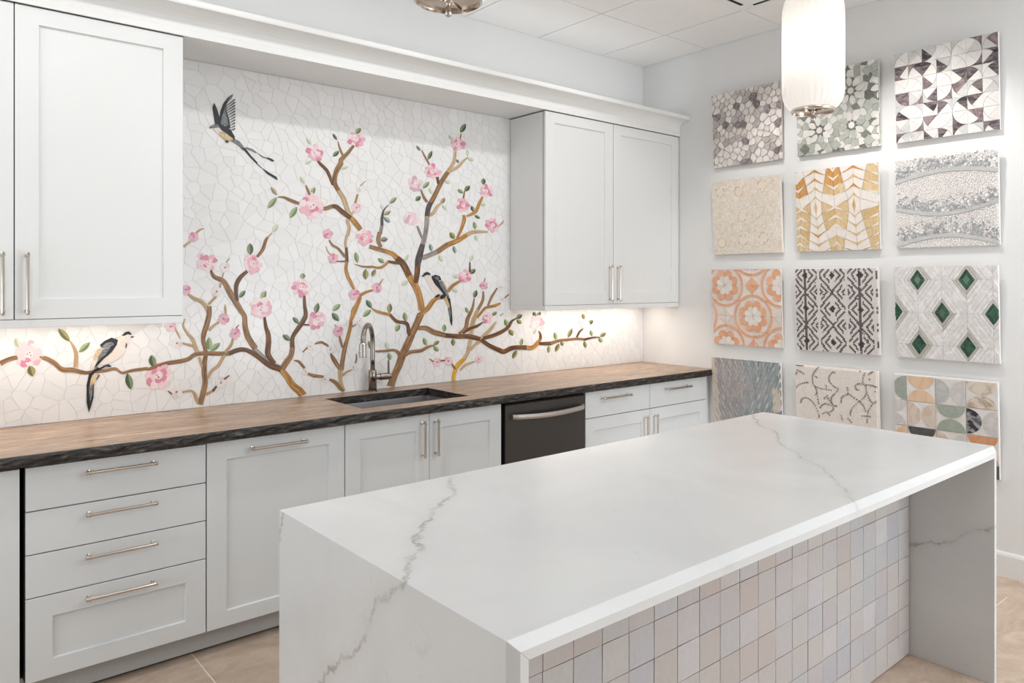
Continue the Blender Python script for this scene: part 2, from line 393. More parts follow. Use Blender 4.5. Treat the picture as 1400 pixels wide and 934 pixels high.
# ---- traced outlines of the mural, millimetres on the wall (x, z)
BRANCHES=[('t',[(-3796,1273,-3791,1276),(-3784,1238,-3772,1243),(-3780,1208,-3764,1208),(-3783,1161,-3765,1159)]),('b',[(-4041,1185,-4049,1205),(-4014,1202,-4019,1219),(-3984,1209,-3988,1227)]),('b',[(-3910,1207,-3906,1222),(-3883,1195,-3877,1212),(-3858,1176,-3848,1192),(-3829,1144,-3822,1164),(-3788,1139,-3785,1159),(-3739,1125,-3738,1141),(-3710,1128,-3711,1142),(-3660,1129,-3662,1143),(-3620,1135,-3618,1148),(-3592,1115,-3591,1127),(-3550,1122,-3552,1136),(-3489,1125,-3490,1140),(-3490,1123,-3489,1138),(-3474,1122,-3474,1137)]),('b',[(-3473,1122,-3479,1137),(-3433,1136,-3438,1153),(-3393,1143,-3396,1162),(-3346,1146,-3350,1166),(-3302,1156,-3310,1175),(-3274,1174,-3281,1194),(-3233,1178,-3234,1199),(-3180,1172,-3180,1194),(-3114,1168,-3114,1190)]),('d',[(-3113,1169,-3121,1189),(-3071,1183,-3076,1206),(-3035,1182,-3029,1203),(-2991,1156,-2978,1175),(-2950,1120,-2934,1141),(-2911,1090,-2897,1117),(-2871,1073,-2860,1102),(-2858,1066,-2845,1096)]),('g',[(-3004,1189,-2986,1207),(-2957,1139,-2938,1160),(-2907,1098,-2889,1124),(-2860,1067,-2843,1094)]),('o',[(-2866,1074,-2842,1093),(-2834,1034,-2808,1051),(-2801,980,-2773,1001),(-2768,947,-2737,973),(-2749,918,-2712,942)]),('b',[(-3209,1592,-3198,1597),(-3196,1557,-3183,1571),(-3165,1538,-3154,1559),(-3149,1528,-3130,1543),(-3127,1482,-3102,1496),(-3096,1429,-3072,1444),(-3070,1387,-3047,1400),(-3052,1359,-3028,1364),(-3050,1312,-3024,1316),(-3035,1250,-3008,1261),(-2997,1190,-2972,1205)]),('d',[(-3068,1442,-3085,1440),(-3072,1483,-3091,1483),(-3068,1522,-3089,1528),(-3050,1555,-3066,1568),(-3021,1584,-3032,1596)]),('b',[(-2971,1659,-2982,1668),(-2940,1698,-2955,1706),(-2924,1748,-2938,1754),(-2916,1763,-2926,1769)]),('t',[(-2919,1761,-2926,1768),(-2896,1788,-2900,1792)]),('t',[(-3325,1700,-3332,1709),(-3293,1727,-3300,1737)]),('t',[(-3269,1766,-3276,1775),(-3251,1785,-3256,1794),(-3233,1794,-3234,1798)]),('t',[(-3311,1473,-3305,1482),(-3286,1449,-3278,1465),(-3254,1433,-3243,1450),(-3233,1407,-3215,1419),(-3223,1379,-3200,1384),(-3225,1365,-3202,1363)]),('t',[(-3210,1421,-3219,1430),(-3173,1460,-3182,1469)]),('t',[(-3155,1506,-3164,1508),(-3152,1530,-3160,1531)]),('t',[(-3146,1555,-3152,1557),(-3139,1581,-3144,1583)]),('t',[(-3126,1632,-3131,1636),(-3110,1654,-3112,1656)]),('t',[(-3137,1424,-3133,1424),(-3138,1395,-3127,1395),(-3138,1371,-3128,1370)]),('b',[(-3224,1417,-3200,1418),(-3222,1383,-3199,1380),(-3231,1340,-3208,1332),(-3246,1289,-3224,1282),(-3248,1250,-3229,1250),(-3238,1208,-3220,1210),(-3236,1173,-3217,1173)]),('b',[(-3236,1180,-3217,1176),(-3244,1140,-3222,1136),(-3246,1097,-3222,1097),(-3241,1047,-3217,1044),(-3248,1010,-3224,1001),(-3267,946,-3240,936)]),('t',[(-3207,1294,-3217,1306),(-3185,1315,-3194,1326),(-3162,1332,-3168,1342)]),('t',[(-3141,1410,-3134,1412),(-3138,1390,-3127,1391),(-3137,1372,-3128,1372)]),('t',[(-3325,1359,-3320,1358),(-3334,1324,-3325,1326),(-3316,1285,-3305,1293),(-3294,1254,-3280,1262),(-3286,1224,-3269,1230),(-3272,1192,-3256,1199)]),('t',[(-3264,1169,-3252,1173),(-3253,1131,-3239,1136),(-3244,1114,-3231,1121)]),('t',[(-3333,1238,-3331,1247),(-3308,1227,-3304,1239),(-3283,1219,-3280,1231)]),('t',[(-3370,1318,-3364,1320),(-3359,1289,-3352,1293),(-3344,1263,-3341,1265)]),('t',[(-3102,1256,-3091,1253),(-3110,1226,-3099,1219),(-3136,1195,-3123,1186),(-3171,1133,-3158,1122),(-3205,1105,-3194,1094),(-3225,1066,-3214,1059)]),('b',[(-3079,1303,-3084,1307),(-3065,1321,-3067,1323)]),('d',[(-3398,1020,-3396,1022),(-3383,1001,-3378,1007)]),('t',[(-3334,1002,-3336,1012),(-3297,1006,-3296,1018),(-3284,990,-3271,998),(-3275,960,-3261,965),(-3265,942,-3254,946)]),('t',[(-3224,980,-3231,993),(-3192,996,-3197,1007)]),('d',[(-3190,996,-3199,1004),(-3172,1020,-3179,1026)]),('d',[(-3136,1050,-3142,1058),(-3113,1069,-3116,1073)]),('d',[(-2945,1355,-2933,1357),(-2940,1303,-2922,1306),(-2931,1265,-2907,1268),(-2931,1219,-2904,1217),(-2935,1168,-2908,1171),(-2914,1129,-2894,1143),(-2888,1112,-2878,1122)]),('b',[(-2833,1074,-2859,1092),(-2808,1110,-2834,1129),(-2785,1145,-2811,1157),(-2777,1192,-2802,1197)]),('d',[(-2778,1191,-2804,1193),(-2779,1241,-2800,1247),(-2754,1278,-2774,1291),(-2727,1312,-2749,1326),(-2708,1346,-2730,1358)]),('d',[(-2708,1346,-2730,1347),(-2707,1375,-2728,1374),(-2715,1414,-2732,1413),(-2719,1464,-2731,1464)]),('d',[(-2730,1306,-2729,1315),(-2698,1302,-2698,1310)]),('b',[(-2734,1162,-2737,1165),(-2706,1184,-2712,1190)]),('b',[(-2665,1200,-2667,1207),(-2630,1204,-2628,1218),(-2591,1183,-2586,1193)]),('b',[(-2579,1144,-2571,1147),(-2568,1108,-2546,1118),(-2529,1052,-2513,1060)]),('b',[(-2782,1120,-2780,1125),(-2760,1110,-2751,1120),(-2729,1074,-2718,1082)]),('b',[(-2708,1044,-2704,1054),(-2673,1025,-2669,1042),(-2617,1017,-2615,1030)]),('b',[(-2585,1001,-2579,1012),(-2557,982,-2544,997),(-2529,948,-2511,962),(-2503,930,-2493,939)]),('t',[(-2489,937,-2507,932),(-2505,985,-2528,983),(-2507,1039,-2533,1044),(-2496,1077,-2519,1085)]),('b',[(-2501,1050,-2526,1055),(-2486,1141,-2510,1146),(-2471,1203,-2494,1209)]),('o',[(-2473,1197,-2494,1204),(-2450,1278,-2470,1283),(-2445,1325,-2463,1329),(-2428,1369,-2448,1377),(-2429,1405,-2409,1398),(-2464,1327,-2450,1316),(-2435,1370,-2454,1377),(-2407,1402,-2431,1414),(-2388,1450,-2409,1458)]),('b',[(-2527,1240,-2519,1240),(-2524,1207,-2509,1209),(-2510,1173,-2500,1175)]),('t',[(-2556,1302,-2551,1306),(-2543,1288,-2537,1293)]),('t',[(-2502,1015,-2512,1026),(-2479,1033,-2486,1044),(-2448,1046,-2451,1052)]),('b',[(-2425,1136,-2420,1136),(-2426,1105,-2418,1103),(-2432,1083,-2426,1081)]),('b',[(-2445,1284,-2450,1291),(-2420,1299,-2422,1302)]),('o',[(-2428,1498,-2442,1492),(-2448,1540,-2466,1532),(-2466,1574,-2486,1568),(-2476,1612,-2495,1611),(-2470,1651,-2488,1653)]),('d',[(-2470,1650,-2489,1649),(-2472,1687,-2490,1686),(-2477,1728,-2490,1727)]),('t',[(-2477,1722,-2491,1720),(-2480,1756,-2495,1756),(-2468,1801,-2484,1804),(-2467,1789,-2485,1793),(-2456,1838,-2477,1837),(-2466,1878,-2486,1878),(-2453,1895,-2468,1903),(-2435,1925,-2445,1931)]),('o',[(-2422,1976,-2435,1978),(-2410,2027,-2419,2028)]),('t',[(-2393,2073,-2400,2078),(-2361,2108,-2364,2110)]),('o',[(-2398,1452,-2408,1468),(-2358,1473,-2364,1487),(-2319,1485,-2322,1495)]),('o',[(-2278,1515,-2286,1520),(-2253,1553,-2257,1556)]),('b',[(-2588,1762,-2581,1767),(-2568,1731,-2558,1741),(-2537,1715,-2527,1725),(-2497,1671,-2484,1681)]),('b',[(-2543,1647,-2543,1652),(-2491,1645,-2491,1656)]),('t',[(-2604,1731,-2601,1732),(-2597,1702,-2589,1706),(-2581,1684,-2575,1690)]),('t',[(-2448,1285,-2451,1290),(-2423,1297,-2425,1300)]),('b',[(-2345,1727,-2338,1748),(-2292,1712,-2284,1736),(-2245,1702,-2238,1725)]),('o',[(-2250,1703,-2240,1727),(-2201,1688,-2186,1711),(-2178,1664,-2154,1689),(-2156,1650,-2135,1679)]),('d',[(-2179,1664,-2154,1689),(-2142,1633,-2107,1654),(-2102,1564,-2063,1582)]),('o',[(-2108,1573,-2070,1592),(-2052,1491,-2012,1508),(-2027,1427,-1986,1435),(-2018,1366,-1974,1371)]),('o',[(-2385,1838,-2408,1821),(-2419,1879,-2444,1859),(-2447,1902,-2468,1884)]),('d',[(-2449,1902,-2463,1882),(-2474,1917,-2490,1896),(-2505,1938,-2522,1917),(-2539,1960,-2550,1938),(-2567,1961,-2570,1938)]),('b',[(-2572,1960,-2564,1940),(-2602,1947,-2596,1926),(-2618,1943,-2616,1924)]),('b',[(-2751,1958,-2757,1943),(-2795,1973,-2802,1956),(-2836,1984,-2839,1972),(-2868,1980,-2868,1974)]),('b',[(-2690,2004,-2702,1998),(-2700,2030,-2712,2024),(-2715,2054,-2720,2052)]),('t',[(-2454,1917,-2480,1907),(-2472,1964,-2498,1953),(-2492,2010,-2516,1997),(-2521,2049,-2543,2034)]),('b',[(-2518,2045,-2541,2032),(-2539,2082,-2564,2077),(-2531,2135,-2558,2140),(-2502,2185,-2531,2193),(-2502,2204,-2525,2216),(-2468,2243,-2485,2254),(-2433,2293,-2445,2300)]),('d',[(-2559,2068,-2569,2064),(-2573,2115,-2589,2108),(-2592,2149,-2606,2138),(-2623,2175,-2635,2163),(-2646,2192,-2654,2184)]),('b',[(-2497,2236,-2508,2230),(-2511,2261,-2522,2256),(-2532,2309,-2535,2307)]),('d',[(-2023,1528,-2056,1533),(-2011,1584,-2046,1588),(-2006,1638,-2042,1640)]),('k',[(-2009,1630,-2044,1635),(-1996,1669,-2039,1677),(-1982,1726,-2018,1734),(-1973,1758,-2005,1765)]),('g',[(-1974,1754,-2006,1762),(-1964,1784,-1996,1789),(-1952,1836,-1982,1838),(-1944,1900,-1975,1900),(-1944,1938,-1975,1937)]),('k',[(-1944,1930,-1975,1933),(-1932,1980,-1965,1985),(-1918,2010,-1949,2019)]),('b',[(-1927,1995,-1955,2008),(-1908,2022,-1937,2034),(-1879,2076,-1906,2085),(-1879,2076,-1906,2085),(-1841,2142,-1869,2153),(-1796,2203,-1823,2215)]),('t',[(-1800,2200,-1826,2211),(-1760,2261,-1781,2267),(-1748,2304,-1770,2305),(-1744,2345,-1763,2345)]),('t',[(-1792,2206,-1804,2221),(-1724,2245,-1739,2259),(-1686,2287,-1698,2296),(-1656,2314,-1661,2319)]),('d',[(-1870,2135,-1886,2131),(-1878,2175,-1896,2171)]),('b',[(-1951,2021,-1965,2011),(-1974,2046,-1989,2039),(-1998,2089,-2005,2086)]),('b',[(-1937,2244,-1946,2239),(-1969,2290,-1979,2284),(-1996,2324,-1999,2322)]),('b',[(-1714,2424,-1723,2424),(-1707,2457,-1713,2458)]),('b',[(-1687,2059,-1698,2059),(-1681,2105,-1687,2105)]),('o',[(-1551,2081,-1538,2076),(-1582,2037,-1561,2030),(-1606,1991,-1586,1981),(-1634,1972,-1623,1956),(-1671,1954,-1666,1943)]),('o',[(-1700,1953,-1684,1956),(-1701,1929,-1674,1927),(-1718,1871,-1698,1865),(-1748,1809,-1734,1804)]),('g',[(-1987,1667,-1998,1693),(-1938,1684,-1951,1710),(-1878,1707,-1892,1734)]),('b',[(-1879,1707,-1899,1731),(-1799,1755,-1820,1780)]),('o',[(-1806,1751,-1820,1779),(-1724,1783,-1740,1808),(-1660,1820,-1677,1842)]),('t',[(-1666,1818,-1678,1841),(-1610,1841,-1614,1865),(-1503,1852,-1503,1863)]),('t',[(-1962,1919,-1969,1928),(-1907,1946,-1924,1960),(-1874,1994,-1889,2004),(-1852,2017,-1855,2021)]),('g',[(-2034,1868,-2023,1872),(-2019,1832,-2002,1838),(-1996,1792,-1986,1795)]),('t',[(-1411,1899,-1416,1904),(-1381,1918,-1390,1924),(-1374,1939,-1377,1940)]),('o',[(-1801,1473,-1817,1483),(-1767,1507,-1782,1522),(-1710,1539,-1719,1551)]),('d',[(-1637,1599,-1651,1599),(-1640,1663,-1648,1663)]),('k',[(-2253,1860,-2270,1859),(-2254,1907,-2269,1908),(-2245,1949,-2252,1952),(-2218,1980,-2221,1982)]),('g',[(-2261,1810,-2282,1812),(-2252,1865,-2271,1867)]),('b',[(-2260,1738,-2279,1732),(-2272,1776,-2298,1774),(-2264,1822,-2288,1824)]),('b',[(-2431,1634,-2430,1637),(-2381,1618,-2380,1628),(-2322,1616,-2321,1629)]),('o',[(-2325,1616,-2324,1629),(-2266,1613,-2271,1627),(-2213,1650,-2223,1661)]),('d',[(-2223,1648,-2220,1662),(-2181,1640,-2179,1657),(-2145,1638,-2143,1657)]),('o',[(-2328,1387,-2325,1391),(-2291,1359,-2286,1374),(-2209,1340,-2206,1356)]),('d',[(-2217,1344,-2205,1355),(-2171,1300,-2161,1317),(-2108,1286,-2092,1302),(-2098,1242,-2073,1247),(-2088,1218,-2070,1221)]),('b',[(-2024,1355,-1982,1339),(-2052,1297,-2012,1280),(-2088,1231,-2048,1213)]),('o',[(-2012,1322,-2031,1341),(-1978,1345,-1999,1367),(-1940,1370,-1965,1390),(-1904,1414,-1926,1433),(-1877,1430,-1886,1451),(-1843,1436,-1844,1450)]),('t',[(-2062,1263,-2031,1247),(-2122,1172,-2084,1153),(-2148,1124,-2108,1106)]),('b',[(-2084,1236,-2045,1220),(-2107,1195,-2064,1177),(-2150,1118,-2105,1099),(-2174,1058,-2131,1040),(-2200,1005,-2160,988),(-2230,941,-2184,922)]),('b',[(-2130,1113,-2154,1100),(-2152,1136,-2166,1122),(-2186,1150,-2188,1135),(-2242,1148,-2241,1134),(-2303,1148,-2303,1137)]),('b',[(-2108,1096,-2120,1114),(-2071,1114,-2079,1134),(-2000,1118,-2007,1139),(-1948,1140,-1956,1156),(-1905,1152,-1907,1160)]),('b',[(-2021,1252,-2021,1275),(-1971,1248,-1963,1275),(-1914,1219,-1901,1248),(-1829,1197,-1820,1225)]),('d',[(-1830,1197,-1827,1225),(-1732,1186,-1731,1215),(-1654,1182,-1650,1211),(-1567,1162,-1559,1189)]),('d',[(-1538,1168,-1546,1191),(-1440,1186,-1451,1209),(-1361,1214,-1376,1234),(-1320,1244,-1339,1256),(-1301,1275,-1314,1285),(-1263,1296,-1268,1302)]),('d',[(-1568,1162,-1550,1182),(-1496,1118,-1480,1140),(-1410,1080,-1396,1108),(-1365,1070,-1372,1100),(-1295,1090,-1302,1120),(-1181,1087,-1182,1116)]),('o',[(-1192,1087,-1190,1116),(-1120,1083,-1133,1110),(-1068,1119,-1092,1136),(-1045,1150,-1062,1159)]),('d',[(-1045,1150,-1068,1152),(-1048,1184,-1065,1182),(-1069,1208,-1076,1205)]),('d',[(-1073,1112,-1073,1131),(-966,1103,-966,1129)]),('b',[(-965,1102,-977,1127),(-885,1123,-891,1141),(-798,1126,-800,1144),(-697,1128,-697,1144),(-626,1117,-622,1133)]),('d',[(-642,1119,-648,1135),(-549,1132,-551,1144),(-483,1134,-483,1139)]),('d',[(-708,1144,-721,1150),(-679,1181,-694,1189),(-650,1201,-657,1207)]),('b',[(-1722,1212,-1733,1224),(-1665,1244,-1688,1256),(-1647,1304,-1674,1312),(-1615,1370,-1633,1375),(-1607,1434,-1613,1435)]),('d',[(-1692,1214,-1700,1225),(-1639,1237,-1649,1254),(-1583,1252,-1592,1268),(-1538,1281,-1542,1285)]),('t',[(-1648,1090,-1672,1095),(-1625,1174,-1655,1179),(-1612,1252,-1644,1257),(-1596,1302,-1627,1311),(-1569,1361,-1590,1369)]),('b',[(-1571,1358,-1591,1366),(-1533,1422,-1552,1426),(-1535,1478,-1545,1479)]),('o',[(-1582,1308,-1593,1316),(-1523,1362,-1537,1373),(-1502,1369,-1508,1384),(-1442,1376,-1449,1395),(-1398,1395,-1404,1405)]),('b',[(-1496,1382,-1510,1387),(-1463,1440,-1479,1447),(-1423,1496,-1431,1500)]),('t',[(-1636,1106,-1649,1116),(-1570,1153,-1588,1168),(-1536,1176,-1556,1193),(-1477,1221,-1499,1238),(-1432,1280,-1440,1285)]),('t',[(-1400,1316,-1406,1322),(-1376,1332,-1382,1338)]),('b',[(-1364,1431,-1370,1436),(-1328,1455,-1332,1459)]),('b',[(-1528,1540,-1535,1541),(-1522,1562,-1526,1563)]),('y',[(-1756,929,-1782,934),(-1745,978,-1773,987),(-1726,1011,-1753,1029),(-1674,1052,-1694,1070)]),('t',[(-1677,1052,-1700,1065),(-1652,1088,-1672,1097),(-1641,1115,-1663,1121)]),('t',[(-1632,1106,-1644,1115),(-1597,1135,-1610,1148),(-1548,1157,-1561,1174)]),('b',[(-1748,1003,-1762,997),(-1777,1037,-1785,1034)]),('b',[(-1944,1075,-1942,1078),(-1914,1052,-1908,1059)]),('b',[(-1862,1054,-1863,1063),(-1830,1054,-1831,1063)]),('t',[(-1716,988,-1723,994),(-1671,1014,-1681,1029),(-1604,1034,-1607,1041)])]
LEAVES=[('p',-2713,2305,-2686,2271,-2707,2282,-2692,2294),('p',-2721,2165,-2683,2187,-2698,2169,-2706,2183),('p',-2748,2095,-2721,2058,-2742,2071,-2727,2082),('d',-2564,2347,-2537,2315,-2557,2326,-2545,2336),('d',-2563,2222,-2526,2256,-2537,2232,-2552,2246),('g',-2427,2362,-2396,2401,-2401,2376,-2422,2388),('p',-2520,2157,-2468,2177,-2492,2159,-2497,2175),('k',-2032,2345,-2005,2318,-2025,2326,-2012,2337),('d',-1952,2270,-1924,2327,-1927,2296,-1949,2302),('g',-1989,2095,-1943,2140,-1957,2110,-1975,2124),('p',-1945,2102,-1922,2066,-1942,2079,-1925,2088),('d',-2039,2019,-2003,2047,-2012,2024,-2030,2042),('g',-2687,2001,-2666,2046,-2667,2020,-2687,2027),('t',-2905,2027,-2872,1986,-2896,2001,-2881,2013),('g',-2921,1914,-2875,1976,-2888,1938,-2909,1952),('g',-2805,1871,-2765,1934,-2774,1896,-2797,1909),('p',-2897,1792,-2868,1837,-2873,1809,-2892,1821),('g',-2214,1989,-2166,2029,-2182,2001,-2198,2016),('p',-2270,1979,-2255,1950,-2268,1962,-2256,1967),('t',-2252,1920,-2204,1947,-2222,1926,-2233,1942),('e',-2252,1911,-2209,1880,-2238,1887,-2222,1904),('k',-2272,1776,-2224,1786,-2245,1768,-2251,1794),('d',-3011,1671,-3012,1733,-2997,1703,-3026,1701),('d',-3067,1457,-3035,1493,-3044,1468,-3058,1482),('g',-2955,1445,-2931,1492,-2932,1462,-2955,1474),('g',-2732,1552,-2736,1584,-2721,1569,-2748,1566),('g',-2427,1704,-2414,1643,-2433,1671,-2408,1676),('g',-2287,1672,-2247,1646,-2275,1650,-2259,1668),('o',-2364,1610,-2366,1549,-2381,1580,-2349,1579),('o',-2303,1609,-2325,1567,-2325,1592,-2303,1584),('p',-2110,1660,-2088,1701,-2090,1677,-2108,1684),('p',-2133,1514,-2093,1547,-2103,1522,-2123,1539),('d',-2360,1436,-2328,1388,-2356,1406,-2332,1418),('g',-2382,1341,-2331,1380,-2348,1351,-2366,1370),('o',-2213,1357,-2211,1414,-2197,1385,-2227,1386),('g',-2114,1360,-2103,1302,-2123,1330,-2095,1333),('g',-2174,1250,-2145,1290,-2148,1262,-2172,1277),('g',-2563,1379,-2518,1415,-2532,1388,-2550,1407),('d',-2568,1368,-2526,1322,-2558,1336,-2536,1354),('d',-2662,1367,-2648,1424,-2642,1393,-2668,1399),('d',-2788,1351,-2754,1314,-2779,1326,-2763,1340),('d',-1716,2463,-1676,2525,-1681,2489,-1711,2499),('p',-1802,2435,-1771,2414,-1795,2416,-1778,2433),('k',-1746,2295,-1728,2274,-1744,2280,-1729,2289),('p',-1662,2321,-1662,2365,-1654,2344,-1670,2342),('p',-1659,2312,-1612,2302,-1641,2295,-1630,2318),('p',-1832,2159,-1792,2142,-1819,2141,-1806,2160),('g',-1736,2111,-1694,2090,-1722,2091,-1707,2110),('d',-1684,2102,-1644,2141,-1652,2114,-1676,2130),('d',-1538,2156,-1538,2197,-1523,2178,-1553,2175),('p',-1563,2034,-1517,2031,-1543,2020,-1537,2045),('t',-1859,2012,-1834,2052,-1834,2027,-1858,2037),('p',-1851,2008,-1817,1976,-1842,1985,-1826,1998),('d',-1632,2016,-1616,1980,-1635,1994,-1613,2002),('d',-1608,1958,-1563,1939,-1591,1941,-1580,1956),('g',-1612,1917,-1600,1869,-1618,1890,-1593,1896),('p',-1604,1834,-1583,1797,-1606,1810,-1582,1820),('o',-1794,1842,-1759,1803,-1790,1814,-1763,1831),('e',-1767,1760,-1754,1713,-1772,1734,-1748,1739),('e',-1937,1766,-1926,1721,-1944,1741,-1919,1746),('p',-1874,1700,-1847,1660,-1872,1674,-1849,1685),('d',-1644,1588,-1600,1619,-1612,1594,-1632,1613),('p',-1772,1575,-1728,1569,-1753,1559,-1747,1586),('p',-1640,1667,-1624,1709,-1621,1685,-1643,1690),('p',-1778,1495,-1734,1477,-1762,1477,-1751,1496),('d',-1612,1437,-1592,1487,-1587,1458,-1616,1466),('g',-1676,1380,-1656,1343,-1677,1358,-1655,1365),('o',-1471,1322,-1430,1345,-1443,1325,-1459,1342),('g',-1364,1296,-1338,1242,-1366,1265,-1336,1273),('o',-1329,1227,-1294,1185,-1326,1199,-1297,1214),('d',-1267,1296,-1218,1322,-1233,1298,-1253,1320),('o',-1263,1290,-1225,1261,-1255,1267,-1233,1284),('g',-1227,1116,-1220,1164,-1210,1138,-1237,1142),('g',-1836,1233,-1836,1280,-1822,1256,-1850,1257),('o',-1771,1189,-1769,1143,-1784,1166,-1756,1166),('d',-1117,1337,-1099,1303,-1121,1316,-1095,1324),('d',-1085,1301,-1057,1337,-1058,1313,-1083,1324),('p',-1117,1188,-1099,1223,-1095,1201,-1121,1210),('g',-925,1192,-913,1139,-934,1164,-904,1167),('o',-799,1150,-760,1212,-764,1175,-795,1186),('o',-656,1312,-640,1271,-663,1289,-632,1294),('d',-598,1234,-552,1262,-563,1238,-587,1258),('g',-577,1192,-561,1148,-582,1168,-555,1172),('o',-480,1140,-417,1166,-439,1142,-458,1164),('g',-491,1135,-458,1097,-490,1110,-459,1122),('o',-640,1116,-624,1066,-647,1089,-617,1093),('o',-864,1125,-849,1092,-870,1106,-842,1111),('o',-883,1111,-918,1056,-916,1090,-885,1078),('g',-981,1101,-981,1053,-995,1078,-966,1076),('o',-1263,1087,-1298,1034,-1296,1067,-1266,1054),('o',-3839,1333,-3795,1274,-3825,1296,-3810,1312),('g',-3762,1226,-3719,1268,-3734,1238,-3747,1255),('p',-3991,1300,-3980,1258,-3996,1276,-3976,1282),('o',-3943,1180,-3931,1132,-3949,1153,-3924,1160),('d',-3570,1118,-3555,1041,-3576,1078,-3549,1082),('d',-3469,1195,-3460,1138,-3479,1165,-3451,1168),('g',-3212,1265,-3210,1202,-3224,1234,-3198,1233),('g',-3204,1197,-3159,1236,-3174,1207,-3190,1226),('d',-2842,1262,-2803,1228,-2831,1236,-2814,1254),('g',-1983,1204,-1963,1157,-1986,1177,-1960,1184),('o',-1911,1158,-1872,1180,-1885,1160,-1899,1177),('g',-1911,1149,-1876,1117,-1904,1125,-1884,1141),('p',-2238,1189,-2220,1150,-2240,1166,-2218,1173),('g',-2218,1128,-2208,1085,-2225,1105,-2200,1108),('o',-2346,1205,-2335,1156,-2348,1180,-2333,1182)]
BLOSSOMS=[('P',-2662,2230,45,42),('P',-2422,2334,46,42),('Q',-2039,2117,46,40),('P',-1922,2203,52,44),('B',-2683,1945,64,61),('S',-2592,1798,27,25),('s',-2422,1951,27,25),('P',-2367,1787,48,43),('W',-2403,2058,15,14),('S',-3282,1753,21,22),('P',-3217,1628,42,42),('s',-3251,1664,13,13),('s',-3253,1614,14,15),('P',-3000,1631,45,46),('B',-2953,1399,54,53),('W',-3135,1608,23,23),('W',-3175,1489,24,25),('S',-3318,1498,21,22),('P',-2741,1508,49,47),('S',-2560,1665,28,26),('S',-2435,1467,31,28),('S',-2295,1504,29,26),('P',-2653,1330,48,46),('S',-2532,1266,28,27),('W',-2403,1319,17,16),('P',-1736,2391,51,41),('P',-1696,2015,49,40),('P',-1517,2117,48,39),('Q',-2068,1910,46,39),('P',-1463,1903,51,41),('P',-1684,1573,46,38),('S',-1534,1514,30,24),('P',-1505,1307,42,33),('W',-1394,1503,22,18),('W',-1382,1428,18,14),('Q',-1085,1262,62,47),('Q',-645,1239,50,36),('s',-1575,1049,28,22),('B',-3945,1228,44,52),('B',-3438,1098,53,57),('S',-3142,1353,25,26),('S',-3086,1278,25,26),('W',-3360,1012,25,27),('W',-3155,1038,25,26),('W',-3358,1244,23,24),('s',-3386,1324,23,24),('W',-2692,1192,18,17),('W',-2578,1168,20,19),('W',-2718,1057,18,17),('W',-2608,1009,21,20),('W',-2441,1064,21,20),('s',-1889,1052,30,26),('s',-1805,1053,31,26)]
